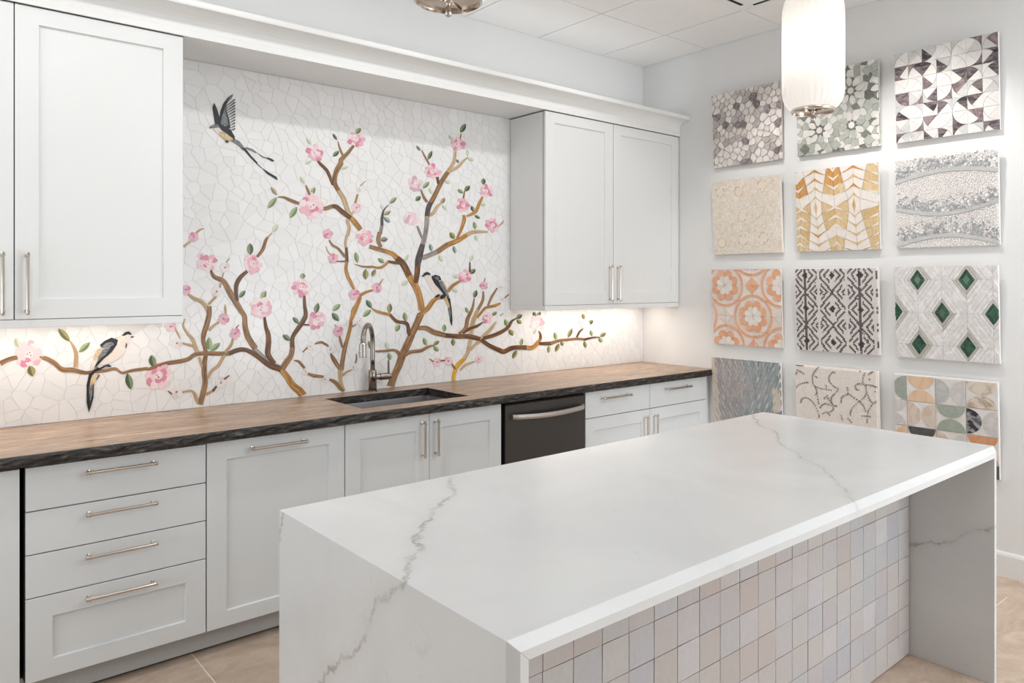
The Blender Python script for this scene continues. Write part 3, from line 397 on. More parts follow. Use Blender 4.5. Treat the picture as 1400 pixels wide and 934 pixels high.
BIRDS={'fly':[('wing','k',[(-3187,2415),(-3172,2381),(-3162,2346),(-3162,2308),(-3182,2307),(-3189,2353),(-3195,2393)]),('wing','k',[(-3097,2473),(-3120,2454),(-3142,2422),(-3157,2378),(-3165,2325),(-3162,2297),(-3135,2293),(-3110,2302),(-3117,2348),(-3129,2382),(-3129,2419),(-3112,2447)]),('covert','g',[(-3130,2424),(-3137,2396),(-3152,2353),(-3157,2316),(-3135,2306),(-3120,2316),(-3125,2346),(-3135,2381)]),('covert','g',[(-3097,2471),(-3112,2458),(-3127,2429),(-3120,2433),(-3104,2451)]),('back','k',[(-3167,2307),(-3135,2304),(-3110,2296),(-3089,2263),(-3089,2244),(-3120,2269),(-3150,2286)]),('head','g',[(-3204,2298),(-3190,2310),(-3172,2311),(-3162,2301),(-3180,2295),(-3195,2291)]),('bill','k',[(-3212,2289),(-3200,2301),(-3195,2295),(-3204,2289)]),('breast','w',[(-3195,2290),(-3170,2296),(-3162,2279),(-3160,2259),(-3176,2267)]),('belly','o',[(-3167,2278),(-3145,2279),(-3120,2266),(-3097,2251),(-3110,2234),(-3135,2239),(-3160,2256)]),('rump','g',[(-3110,2239),(-3086,2250),(-3066,2242),(-3037,2211),(-3048,2200),(-3074,2223)]),('tail_feather','k',[(-3061,2211),(-3037,2211),(-3006,2175),(-2974,2144),(-2977,2137),(-3011,2167),(-3040,2198)]),('tail_feather','k',[(-2955,2122),(-2920,2102),(-2876,2081),(-2870,2065),(-2887,2073),(-2926,2093)]),('tail_feather','g',[(-2979,2143),(-2953,2122),(-2955,2119),(-2979,2137)]),('tail_feather','g',[(-3033,2217),(-3000,2211),(-2977,2196),(-2985,2193),(-3006,2202),(-3032,2209)]),('tail_feather','g',[(-2977,2196),(-2947,2179),(-2926,2175),(-2926,2171),(-2950,2174)]),('tail_feather','k',[(-2926,2177),(-2901,2172),(-2887,2163),(-2898,2158),(-2926,2171)]),('foot','k',[(-3135,2237),(-3120,2238),(-3121,2227),(-3131,2229)]),('flight_feather','k',[(-3126,2414),(-3087,2452),(-3087,2446),(-3126,2411)]),('flight_feather','k',[(-3126,2401),(-3087,2438),(-3087,2431),(-3126,2399)]),('flight_feather','k',[(-3126,2389),(-3087,2423),(-3087,2416),(-3126,2386)]),('flight_feather','k',[(-3126,2376),(-3087,2408),(-3087,2402),(-3126,2374)]),('flight_feather','k',[(-3123,2364),(-3087,2394),(-3087,2387),(-3123,2362)]),('flight_feather','k',[(-3120,2352),(-3087,2379),(-3087,2372),(-3120,2350)]),('flight_feather','k',[(-3117,2340),(-3087,2364),(-3087,2358),(-3117,2338)]),('flight_feather','k',[(-3114,2328),(-3087,2350),(-3087,2343),(-3114,2326)]),('flight_feather','k',[(-3110,2316),(-3087,2335),(-3087,2328),(-3110,2314)]),('flight_feather','k',[(-3107,2304),(-3087,2320),(-3087,2314),(-3107,2302)]),('flight_feather','k',[(-3107,2292),(-3087,2306),(-3087,2299),(-3107,2289)])],'left':[('breast','w',[(-3619,1284),(-3590,1297),(-3560,1300),(-3552,1288),(-3567,1264),(-3577,1224),(-3602,1188),(-3644,1167),(-3690,1163),(-3657,1203),(-3623,1246),(-3609,1271)]),('head','k',[(-3594,1291),(-3579,1306),(-3564,1309),(-3554,1299),(-3556,1293),(-3570,1296),(-3585,1290)]),('bill','k',[(-3557,1285),(-3543,1286),(-3546,1280),(-3555,1280)]),('throat_mark','k',[(-3579,1236),(-3576,1258),(-3572,1252),(-3575,1234)]),('wing','k',[(-3680,1254),(-3661,1271),(-3634,1284),(-3609,1272),(-3614,1250),(-3635,1218),(-3667,1189),(-3697,1155),(-3704,1152),(-3690,1184),(-3665,1210),(-3644,1232),(-3640,1242),(-3674,1242)]),('covert','g',[(-3674,1246),(-3657,1262),(-3634,1265),(-3623,1253),(-3642,1242),(-3667,1239)]),('covert','g',[(-3667,1233),(-3640,1237),(-3657,1210),(-3678,1192),(-3692,1177),(-3682,1207)]),('flight_feather','o',[(-3690,1234),(-3674,1238),(-3686,1207),(-3700,1184),(-3706,1194)]),('flight_feather','w',[(-3719,1153),(-3710,1185),(-3700,1180),(-3688,1188),(-3700,1156),(-3710,1146)]),('tail_feather','k',[(-3723,1126),(-3700,1147),(-3686,1151),(-3676,1143),(-3702,1133),(-3716,1097),(-3725,1061),(-3723,1033),(-3718,1000),(-3710,1031),(-3708,1073),(-3704,1082),(-3706,1022),(-3715,985),(-3724,957),(-3732,1001),(-3732,1080)]),('tail_feather','o',[(-3710,1122),(-3683,1122),(-3700,1086),(-3721,1070),(-3718,1097)]),('tail_feather','g',[(-3723,1063),(-3710,1078),(-3713,1022),(-3719,1000)]),('foot','k',[(-3694,1156),(-3682,1150),(-3665,1159),(-3646,1164),(-3634,1154),(-3644,1152),(-3657,1156),(-3678,1143),(-3692,1142)]),('tail_feather','k',[(-3684,1122),(-3682,1115),(-3694,1098),(-3697,1100)])],'right':[('breast','w',[(-1978,1571),(-1952,1581),(-1926,1565),(-1906,1518),(-1851,1470),(-1878,1459),(-1904,1464),(-1937,1499),(-1960,1537)]),('head','k',[(-1987,1574),(-1980,1590),(-1960,1598),(-1941,1590),(-1934,1578),(-1960,1582),(-1976,1575)]),('bill','k',[(-1996,1574),(-1986,1579),(-1980,1572),(-1989,1568)]),('wing','k',[(-1928,1571),(-1900,1581),(-1870,1572),(-1859,1553),(-1881,1543),(-1870,1524),(-1844,1486),(-1826,1461),(-1844,1467),(-1874,1499),(-1908,1530),(-1926,1556)]),('covert','g',[(-1914,1565),(-1889,1572),(-1870,1559),(-1885,1546)]),('flight_feather','o',[(-1866,1553),(-1844,1543),(-1817,1498),(-1805,1476),(-1832,1498)]),('flight_feather','g',[(-1881,1540),(-1855,1543),(-1824,1492),(-1798,1444),(-1817,1451),(-1855,1492)]),('tail_feather','o',[(-1844,1444),(-1821,1451),(-1798,1396),(-1786,1338),(-1805,1377)]),('tail_feather','k',[(-1817,1451),(-1794,1434),(-1782,1363),(-1777,1299),(-1780,1268),(-1792,1293),(-1800,1338),(-1786,1325),(-1798,1396)]),('tail_feather','g',[(-1809,1377),(-1798,1389),(-1788,1325),(-1794,1306)]),('foot','k',[(-1906,1445),(-1881,1464),(-1866,1459),(-1876,1451),(-1896,1442)]),('foot','k',[(-1863,1454),(-1840,1465),(-1823,1457),(-1832,1444),(-1855,1432),(-1866,1438)])]}
SCROLL=[[(2,511),(31,510),(61,510)],[(8,478),(26,474),(49,463),(70,454)],[(2,445),(14,468)],[(164,519),(142,490),(122,462),(116,429),(119,402)],[(130,452),(153,440)],[(119,402),(139,372),(142,346),(119,322)],[(142,346),(150,299),(153,272)],[(130,387),(170,376),(198,376),(243,373)],[(201,405),(207,385)],[(270,480),(251,487),(232,466),(223,439),(237,414),(259,396),(286,385)],[(286,383),(259,354),(237,330),(237,299),(251,279),(281,283)],[(187,314),(215,341)],[(209,327),(248,279)],[(-4,357),(26,387),(67,402),(96,408)],[(73,379),(78,377)],[(31,268),(40,296),(73,308),(107,291),(130,264),(150,219),(153,192)],[(159,252),(176,275),(204,287),(243,273),(248,258),(226,239),(187,229),(170,211)],[(209,232),(226,213)],[(297,301),(303,338),(330,354),(343,366),(338,404)],[(343,368),(367,350),(409,327),(435,302),(448,263)],[(414,509),(430,498)],[(450,502),(435,460),(435,429)],[(466,488),(491,508),(516,521)],[(388,419),(414,432),(455,429),(491,428),(516,420)],[(388,419),(393,394),(414,394)],[(450,426),(455,386),(442,354),(409,324),(372,287),(354,251),(356,220)],[(458,386),(471,347),(494,324),(516,342)],[(494,324),(468,286),(458,254),(453,193)],[(294,233),(303,197)],[(335,217),(361,190)],[(419,239),(450,243),(481,242)],[(471,468),(481,459)],[(501,393),(514,395)]]

# ------------------------------------------------------------------ cabinets
def handle(parent, axis, a, b, fixed, yface, r=.0064, out=.032, name='handle'):
    """bar pull along x or z from a to b; fixed = the other coordinate; yface = face it stands on"""
    def P(t,y): return (t,y,fixed) if axis=='x' else (fixed,y,t)
    m=MB(); y=yface-out; L=b-a
    e=.010/L; c=.017/L
    prof=[(0,.003),(.002/L,.0065),(.006/L,.0078),(e,.0065),(e*1.15,.0085),(c,.0085),(c*1.1,r),(1-c*1.1,r),(1-c,.0085),(1-e*1.15,.0085),(1-e,.0065),(1-.006/L,.0078),(1-.002/L,.0065),(1,.003)]
    m.tube(P(a,y),P(b,y),prof,12)
    for t in (a+.014,b-.014):
        m.tube(P(t,yface),P(t,y),[(0,.0075),(.12,.0075),(.16,.0045),(1,.0045)],10)
    return m.build(name,'nickel',parent,smooth=False)
def shaker(x0,x1,z0,z1,yf,th=.02,rail=.079,rec=.010,rails=None):
    m=MB(); yb=yf+th; l,r,b,t=(rails or (rail,)*4)
    xi0,xi1,zi0,zi1=x0+l,x1-r,z0+b,z1-t
    o=[(x0,z0),(x1,z0),(x1,z1),(x0,z1)]; i=[(xi0,zi0),(xi1,zi0),(xi1,zi1),(xi0,zi1)]
    s=.0015; j=[(xi0+s,zi0+s),(xi1-s,zi0+s),(xi1-s,zi1-s),(xi0+s,zi1-s)]
    vs=[(x,yf,z) for x,z in o]+[(x,yf,z) for x,z in i]+[(x,yf+rec,z) for x,z in j]+[(x,yb,z) for x,z in o]
    fs=[]
    for k in range(4):
        n=(k+1)%4
        fs += [(k,n,4+n,4+k),(4+k,4+n,8+n,8+k),(12+k,12+n,n,k)]
    fs += [(8,9,10,11),(15,14,13,12)]
    m.add(vs,fs); return m
YB=-.63     # front plane of the base fronts
YU=-.35     # front plane of the upper doors
def carcass(root,x0,x1,z0,z1,yf,back=-.006):
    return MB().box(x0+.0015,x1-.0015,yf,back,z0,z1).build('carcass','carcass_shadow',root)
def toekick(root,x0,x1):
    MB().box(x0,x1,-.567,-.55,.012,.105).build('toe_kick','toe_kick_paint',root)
def slab(x0,x1,z0,z1,yf): return MB().box(x0,x1,yf,yf+.02,z0,z1)
G=.0021
def base(name,label,x0,x1):
    t=thing(name,label,'cabinet',((x0+x1)/2,-.3,0))
    return t
def put(o,t):   # geometry is given in room coordinates; hang it under the thing
    o.parent=t; o.matrix_parent_inverse=t.matrix_basis.inverted()
    return o
class Root:
    """collects parts given in room coordinates under an Empty"""
def rootfix(t):
    inv=Vector(t.location)
    for o in t.children:
        o.location = Vector(o.location)-inv
# far-left base cabinet
t=base('base_cabinet','light grey base cabinet at the left end of the counter, cut by the picture edge',-4.64,-4.045)
carcass(t,-4.64,-4.045,.105,.884,-.609); toekick(t,-4.64,-4.045)
o=shaker(-4.637,-4.047,.108,.872,YB).build('door','base_cabinet_paint',t,bevel=.0012); handle(o,'z',.60,.84,-4.59,YB)
rootfix(t)
# drawer base
t=base('drawer_cabinet','grey base cabinet with four stacked drawers and nickel bar pulls',-4.033,-3.4155)
carcass(t,-4.033,-3.4155,.105,.884,-.609); toekick(t,-4.045,-3.4155)
for z0,z1,zh in ((.715,.874,.842),(.560,.715,.687),(.405,.560,.530)):
    o=slab(-4.029,-3.418,z0+G,z1-G,YB).build('drawer_front','base_cabinet_paint',t,bevel=.0012); handle(o,'x',-3.850,-3.603,zh-.012,YB)
o=shaker(-4.029,-3.418,.105,.405-G,YB,rails=(.081,.077,.067,.077)).build('drawer_front','base_cabinet_paint',t,bevel=.0012,label='deep bottom drawer front with recessed panel'); handle(o,'x',-3.850,-3.603,.376-.012,YB)
rootfix(t)
# pull-out
t=base('pull_out_cabinet','grey base cabinet with one tall panelled front and a horizontal pull',-3.4155,-2.803)
carcass(t,-3.4155,-2.803,.105,.884,-.609); toekick(t,-3.4155,-2.803)
o=shaker(-3.413,-2.8055,.105,.874,YB,rails=(.079,.0755,.064,.076)).build('door','base_cabinet_paint',t,bevel=.0012); handle(o,'x',-3.246,-2.992,.831,YB)
rootfix(t)
# sink base
t=base('sink_cabinet','grey two-door base cabinet under the sink with vertical pulls',-2.803,-1.884)
carcass(t,-2.803,-1.884,.105,.66,-.609); toekick(t,-2.803,-1.884)
MB().box(-2.80,-1.886,-.609,-.59,.66,.884).build('front_rail','base_cabinet_paint',t)
for s,(x0,x1) in ((0,(-2.8005,-2.3445)),(1,(-2.3415,-1.8855))):
    o=shaker(x0,x1,.105,.874,YB,rails=(.077,.077,.066,.077)).build('door','base_cabinet_paint',t,bevel=.0012)
    handle(o,'z',.661,.846,-2.388 if s==0 else -2.309,YB)
rootfix(t)
# dishwasher
t=thing('dishwasher','dark slate steel dishwasher with a curved bar handle between the grey base cabinets','dishwasher',(-1.553,-.3,0))
MB().box(-1.858,-1.248,-.58,-.02,.02,.87).build('body','gap_black',t)
q=MB(); q.box(-1.857,-1.249,-.632,-.58,.11,.862); q.build('door','slate_steel',t,bevel=.003)
MB().box(-1.857,-1.249,-.628,-.58,.8635,.8685).build('control_strip','gap_black',t)
MB().box(-1.883,-1.861,-.60,-.57,.02,.884).build('side_filler','gap_black',t)
MB().box(-1.857,-1.249,-.565,-.55,.021,.105).build('kick_plate','gap_black',t)
q=MB(); n=20; vs=[]; fs=[]
for i in range(n+1):
    s=i/n; x=-1.823+s*.546; bow=-.661-.016*sin(pi*s); sag=-.010*sin(pi*s)
    if i==0 or i==n: bow+=.012
    for yy,zz in ((0,.783),(-.006,.786),(-.009,.797),(-.006,.812),(0,.815),(.011,.812),(.011,.786)):
        vs.append((x,bow+yy,zz+sag))
for i in range(n):
    for k in range(7): fs.append((i*7+k,(i+1)*7+k,(i+1)*7+(k+1)%7,i*7+(k+1)%7))
fs += [tuple(range(7)),tuple(n*7+k for k in range(7))[::-1]]
q.add(vs,fs)
for x in (-1.812,-1.288): q.box(x-.010,x+.010,-.655,-.631,.788,.811)
q.build('handle','brushed_steel',t,smooth=False)
rootfix(t)
# right base
t=base('base_cabinet','grey base cabinet at the right end, two drawers over two doors, beside the dishwasher',-1.244,-.002)
carcass(t,-1.246,-.002,.105,.884,-.609); toekick(t,-1.246,-.002)
for s,(x0,x1) in ((0,(-1.243,-.6595)),(1,(-.6565,-.051))):
    o=slab(x0,x1,.715+G,.874,YB).build('drawer_front','base_cabinet_paint',t,bevel=.0012); xm=(x0+x1)/2+(-.04 if s==0 else -.03); handle(o,'x',xm-.128,xm+.128,.828,YB,out=.036)
    o=shaker(x0,x1,.105,.715-G,YB,rails=(.077,.077,.066,.077)).build('door','base_cabinet_paint',t,bevel=.0012); handle(o,'z',.455,.68,-.715 if s==0 else -.617,YB,out=.036)
MB().box(-.049,-.002,-.622,-.609,.105,.884).build('filler_strip','base_cabinet_paint',t)
rootfix(t)
# upper cabinets
def upper(label,x0,x1,xm):
    t=thing('upper_cabinet',label,'cabinet',((x0+x1)/2,-.17,1.36))
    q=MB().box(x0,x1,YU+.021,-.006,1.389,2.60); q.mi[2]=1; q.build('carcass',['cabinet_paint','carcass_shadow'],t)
    q=MB(); q.box(x0,x1,YU+.002,YU+.021,1.358,1.3885); q.box(x0,x0+.018,YU+.021,-.006,1.358,1.389); q.box(x1-.018,x1,YU+.021,-.006,1.358,1.389)
    q.build('light_rail','cabinet_paint',t,bevel=.001)
    for s,(a,b) in ((0,(x0+.002,xm-.002)),(1,(xm+.002,x1-.002))):
        o=shaker(a,b,1.391,2.602,YU,rails=(.078,.078,.078,.066)).build('door','cabinet_paint',t,bevel=.0012)
        handle(o,'z',1.408,1.650,xm-.039 if s==0 else xm+.039,YU)
    rootfix(t)
upper('white two-door wall cabinet at the left of the blossom mural, cut by the picture edge',-4.646,-3.425,-4.033)
upper('white two-door wall cabinet in the right corner beside the sample wall',-1.3175,-.004,-.703)
# crown, fascia and soffit running over cabinets and niche
tr=struct(MB().box(-4.70,-.001,-.352,-.006,2.622,2.70).build('trim_1','trim_paint'))
def profile_x(prof,x0,x1):
    m=MB(); n=len(prof)
    m.add([(x,y,z) for x in (x0,x1) for y,z in prof],[(i,(i+1)%n,n+(i+1)%n,n+i) for i in range(n)]+[tuple(range(n))[::-1],tuple(range(n,2*n))]); return m
cove=[(-.352,2.606),(-.362,2.606),(-.362,2.634),(-.358,2.638),(-.3585,2.650)]+[(-.3585-.079*(1-cos(a)), 2.650+.062*sin(a)) for a in [radians(15*k) for k in range(1,7)]]+[(-.449,2.713),(-.452,2.720),(-.452,2.736),(-.449,2.740),(-.20,2.740),(-.20,2.70),(-.352,2.70)]
profile_x(cove[::-1],-4.70,-.001).build('crown_moulding','trim_paint',tr)
MB().box(-3.423,-1.3195,-.352,-.006,2.606,2.6215).build('soffit_board','trim_paint',tr)
MB().box(-4.70,-.001,-.20,-.001,2.7005,2.735).build('top_board','trim_paint',tr)

# ------------------------------------------------------------------ counter, sink, tap
SX0,SX1,SY0,SY1=-2.674,-2.045,-.553,-.146
t=thing('countertop','long brown veined stone countertop with a rough dark front edge','countertop',(-2.33,-.33,.886))
ZT,ZB=.926,.886; XL,XR=-4.66,-.002; YF,YK=-.667,-.0065
q=MB()
xs=[XL,SX0,SX1,XR]; ys=[YF,SY0,SY1,YK]; idx={}
vs=[]
for z in (ZT,ZB):
    for y in ys:
        for x in xs: idx[(x,y,z)]=len(vs); vs.append((x,y,z))
fs=[]
for i in range(3):
    for j in range(3):
        if i==1 and j==1: continue
        a,b,c,d=[(xs[i],ys[j]),(xs[i+1],ys[j]),(xs[i+1],ys[j+1]),(xs[i],ys[j+1])]
        fs.append(tuple(idx[(*p,ZT)] for p in (a,b,c,d))); fs.append(tuple(idx[(*p,ZB)] for p in (d,c,b,a)))
q.add(vs,fs,0)
def wall(a,b): q.add([(*a,ZB),(*b,ZB),(*b,ZT),(*a,ZT)],[(0,1,2,3)],1)
wall((SX0,SY0),(SX0,SY1)); wall((SX0,SY1),(SX1,SY1)); wall((SX1,SY1),(SX1,SY0)); wall((SX1,SY0),(SX0,SY0))
wall((XL,YK),(XL,YF)); wall((XR,YF),(XR,YK)); wall((XR,YK),(XL,YK))
q.build('stone_slab',['quartzite_top','quartzite_edge'],t)
rng=random.Random(8); q=MB(); n=330; vs=[]; fs=[]
def wob(x,k): return .0022*sin(x*23+k*1.7)+.0016*sin(x*57+k*3.1)+rng.uniform(-.0016,.0016)
for i in range(n+1):
    x=XL+(XR-XL)*i/n
    vs += [(x,YF,ZT),(x,YF-.004+wob(x,0)*.6,ZT-.0008),(x,YF-.009+wob(x,1),ZT-.008),(x,YF-.010+wob(x,2),ZT-.017),(x,YF-.010+wob(x,3),ZT-.028),(x,YF-.007+wob(x,4)*.8,ZB-.001),(x,YF+.02,ZB)]
for i in range(n):
    for k in range(6): fs.append((i*7+k,i*7+k+1,(i+1)*7+k+1,(i+1)*7+k))
q.add(vs,[f[::-1] for f in fs]); q.build('chiselled_edge','quartzite_edge',t,label='rough dark broken front edge')
rootfix(t)
t=thing('sink','dark steel undermount sink let into the brown counter','sink',(-2.36,-.35,.666))
q=MB(); D=.668; e=.012; Z1=ZB-.001
o=[(SX0-e,SY0-e),(SX1+e,SY0-e),(SX1+e,SY1+e),(SX0-e,SY1+e)]; i_=[(SX0-.004,SY0-.004),(SX1+.004,SY0-.004),(SX1+.004,SY1+.004),(SX0-.004,SY1+.004)]
f_=[(SX0+.008,SY0+.008),(SX1-.008,SY0+.008),(SX1-.008,SY1-.008),(SX0+.008,SY1-.008)]
vs=[(*p,Z1) for p in o]+[(*p,Z1) for p in i_]+[(*p,D) for p in f_]+[(p[0],p[1],D-.004) for p in o]
fs=[]
for k in range(4):
    n_=(k+1)%4; fs += [(k,n_,4+n_,4+k),(4+k,4+n_,8+n_,8+k),(12+k,12+n_,n_,k)]
fs += [(8,9,10,11),(15,14,13,12)]
q.add(vs,fs); q.build('basin','sink_steel',t,bevel=.004)
q=MB(); q.tube((-2.36,-.33,D),(-2.36,-.33,D+.004),[(0,.045),(.6,.045),(1,.03)],24); q.build('drain','nickel',t)
rootfix(t)
FX,FY=-2.355,-.068
t=thing('kitchen_faucet','tall nickel pull-down faucet with a side lever standing behind the sink','faucet',(FX,FY,ZT))
q=MB(); q.tube((FX,FY,ZT),(FX,FY,ZT+.006),[(0,.029),(.5,.029),(1,.026)],24); q.build('base_flange','faucet_nickel',t,smooth=False)
q=MB(); q.tube((FX,FY,ZT+.006),(FX,FY,ZT+.122),[(0,.0225),(.93,.0225),(.96,.0205),(1,.017)],24); q.build('body','faucet_nickel',t,smooth=True)
dx,dy=-.70,-.714; R=.093
pts=[(FX,FY,ZT+.118),(FX,FY,ZT+.18),(FX,FY,ZT+.24),(FX,FY,ZT+.272)]
for k in range(1,17):
    a=pi*k/16*1.0; u=R*(1-cos(a)); pts.append((FX+dx*u,FY+dy*u,ZT+.272+R*1.12*sin(a)))
pts.append((FX+dx*2*R,FY+dy*2*R,ZT+.262))
MB().path(pts,.0128,18).build('spout','faucet_nickel',t,smooth=True)
sx,sy=FX+dx*2*R,FY+dy*2*R
q=MB(); q.tube((sx,sy,ZT+.285),(sx,sy,ZT+.205),[(0,.0155),(.08,.0205),(.9,.0205),(.93,.0185),(1,.0185)],20); q.tube((sx-.018,sy-.004,ZT+.237),(sx-.026,sy-.006,ZT+.237),[(0,.006),(1,.005)],10)
q.build('spray_head','brushed_steel',t)
q=MB(); q.tube((FX+.018,FY,ZT+.078),(FX+.112,FY,ZT+.078),[(0,.015),(.25,.015),(.28,.0195),(.9,.0195),(.94,.016),(1,.016)],20); q.build('valve','faucet_nickel',t)
q=MB(); q.tube((FX+.101,FY,ZT+.090),(FX+.101,FY,ZT+.170),[(0,.0062),(.9,.0062),(1,.004)],12); q.build('lever','faucet_nickel',t)
rootfix(t)

# ------------------------------------------------------------------ island
t=thing('kitchen_island','white quartz waterfall island with a zellige tiled side in the foreground','island',(-2.38,-2.33,0))
IX0,IX1,IYF,IYB,IZ=-3.581,-1.1786,-2.797,-1.793,.903
c1,c2,TH=.016,.020,.040
def mitred(name,mat,A):
    """slab given as a list of sections; every section is a closed loop of points"""
    m=MB(); n=len(A[0]); vs=[p for s in A for p in s]; fs=[]
    for j in range(len(A)-1):
        for k in range(n): fs.append((j*n+k,j*n+(k+1)%n,(j+1)*n+(k+1)%n,(j+1)*n+k))
    fs += [tuple(range(n))[::-1],tuple((len(A)-1)*n+k for k in range(n))]
    m.add(vs,fs); o=m.build(name,mat,t,bevel=.0012); return o
# section of the top at a mitre: (y, depth below top) ; the mitre runs at 45 degrees
sec=[(IYB,0),(IYF,0),(IYF-c1,c2),(IYF-c1,TH),(IYB,TH)]
mitred('top','quartz_top',[[(IX0+d,y,IZ-d) for y,d in sec],[(IX1-d,y,IZ-d) for y,d in sec]])
mitred('waterfall_leg','quartz_near_leg',[[(IX0+d,y,0) for y,d in sec],[(IX0+d,y,IZ-d) for y,d in sec]])
mitred('waterfall_leg','quartz_far_leg',[[(IX1-d,y,IZ-d) for y,d in sec],[(IX1-d,y,0) for y,d in sec]])
YT=-2.505
MB().box(IX0+TH,IX1-TH,YT+.008,IYB-.02,.0,IZ-TH-.0005).build('cabinet_core','brown_grout',t)
for k in range(3):
    w_=(IX1-IX0-2*TH-.004)/3; MB().box(IX0+TH+.002+k*w_+.002,IX0+TH+.002+(k+1)*w_-.002,IYB-.0195,IYB-.004,.10,IZ-TH-.004).build('back_panel','cabinet_paint',t,bevel=.0012)
rng=random.Random(21)
x=-3.2325-.1005*4
while x<IX1-TH:
    z=.614+.1015*2
    while z>-.1015:
        x0,x1=max(x,IX0+TH)+.0011,min(x+.1005,IX1-TH)-.0011; z0,z1=max(z,.001)+.0011,min(z+.1015,IZ-TH)-.0011
        if x1-x0>.006 and z1-z0>.006:
            a,b_,c_=rng.uniform(-.0003,.0003),rng.uniform(-.006,.006),rng.uniform(-.006,.006); xm,zm=(x0+x1)/2,(z0+z1)/2
            j=lambda:rng.uniform(-.0006,.0006)
            m=MB(); m.prism([(x0+j(),z0+j()),(x1+j(),z0+j()),(x1+j(),z1+j()),(x0+j(),z1+j())],YT+.0079,YT+.0055,tilt=lambda p:a+b_*(p[0]-xm)+c_*(p[1]-zm))
            m.build('zellige_tile','zellige',t)
        z-=.1015
    x+=.1005
rootfix(t)

# ------------------------------------------------------------------ pendants
m=N('frosted_glass'); T_=m.t; T_.nodes.remove(m.b)
tr_=m.n('BsdfTranslucent'); tr_.inputs[0].default_value=(.93,.91,.885,1); df=m.n('BsdfDiffuse'); df.inputs[0].default_value=(.9,.89,.875,1)
gl=m.n('BsdfGlossy'); gl.inputs['Roughness'].default_value=.25
mx=m.n('MixShader'); mx.inputs[0].default_value=.45; m.l(tr_.outputs[0],mx.inputs[1]); m.l(df.outputs[0],mx.inputs[2])
mx2=m.n('MixShader'); mx2.inputs[0].default_value=.04; m.l(mx.outputs[0],mx2.inputs[1]); m.l(gl.outputs[0],mx2.inputs[2])
m.l(mx2.outputs[0],T_.nodes['Material Output'].inputs['Surface']); M['frosted_glass']=m.m
m=N('bulb_glow'); m.set(.4); m.b.inputs['Emission Color'].default_value=(1,.88,.72,1); m.b.inputs['Emission Strength'].default_value=6; M['bulb_glow']=m.m
def pendant(x,y,z,label):
    t=thing('pendant_lamp',label,'pendant lamp',(x,y,z),group=None)
    R=.1165; zb=.048; H=.455; seg=180
    prof=[(.080,zb),(.092,zb+.006),(.104,zb+.020),(.112,zb+.040),(R,zb+.070),(R,zb+.15),(R,zb+.23),(R,zb+H-.085),(R*.985,zb+H-.055),(R*.93,zb+H-.027),(R*.82,zb+H-.008),(R*.7,zb+H)]
    vs=[];fs=[]
    for r,zz in prof:
        for k in range(seg): rr=r*(1+.012*cos(30*2*pi*k/seg)); vs.append((rr*cos(2*pi*k/seg),rr*sin(2*pi*k/seg),zz))
    for j in range(len(prof)-1):
        for k in range(seg): fs.append((j*seg+k,j*seg+(k+1)%seg,(j+1)*seg+(k+1)%seg,(j+1)*seg+k))
    q=MB(); q.add(vs,fs); q.build('ribbed_shade','frosted_glass',t,smooth=True)
    q=MB(); q.tube((0,0,zb-.014),(0,0,zb),[(0,.078),(.2,.083),(.8,.083),(1,.081)],48,caps=False); q.tube((0,0,zb-.014),(0,0,zb-.001),[(0,.078),(1,.076)],48,caps=False)
    q.build('bottom_ring','nickel',t,smooth=True)
    q=MB(); q.tube((0,0,zb-.006),(0,0,zb+.004),[(0,.077),(1,.060)],48); q.build('bottom_plate','nickel',t,smooth=False)
    q=MB(); q.tube((0,0,zb-.005),(0,0,0),[(0,.012),(.2,.012),(.25,.006),(.55,.006),(.58,.0085),(.92,.0085),(1,.005)],14)
    for k in range(3):
        a=2*pi*k/3+.5; q.tube((0,0,zb-.009),(.07*cos(a),.07*sin(a),zb-.008),[(0,.004),(1,.003)],8)
    q.build('finial','nickel',t,smooth=True)
    q=MB(); q.tube((0,0,zb+H-.002),(0,0,zb+H+.05),[(0,.083),(.15,.083),(.3,.06),(.8,.022),(1,.012)],32); q.build('top_cap','nickel',t,smooth=True)
    q=MB(); q.tube((0,0,zb+H+.05),(0,0,CEIL-z-.022),[(0,.006),(1,.006)],12); q.build('stem','nickel',t,smooth=True)
    q=MB(); q.tube((0,0,CEIL-z-.022),(0,0,CEIL-z),[(0,.04),(.4,.06),(1,.062)],32); q.build('canopy','nickel',t,smooth=True)
    for k,zz in enumerate((.24,.32)):
        q=MB(); q.tube((0,0,zz),(0,0,zz+.05),[(0,.006),(.25,.018),(.6,.018),(1,.008)],12); q.build('bulb','bulb_glow',t,smooth=True)
    light('pendant_bulb_light','POINT',(x,y,z+.275),.55,(1,.95,.91),size=.045)
pendant(-1.630,-2.3,2.171,'ribbed white glass pendant lamp hanging in front of the sample boards')
pendant(-3.364,-2.3,2.181,'pendant lamp at the top edge, only its nickel underside and finial showing')

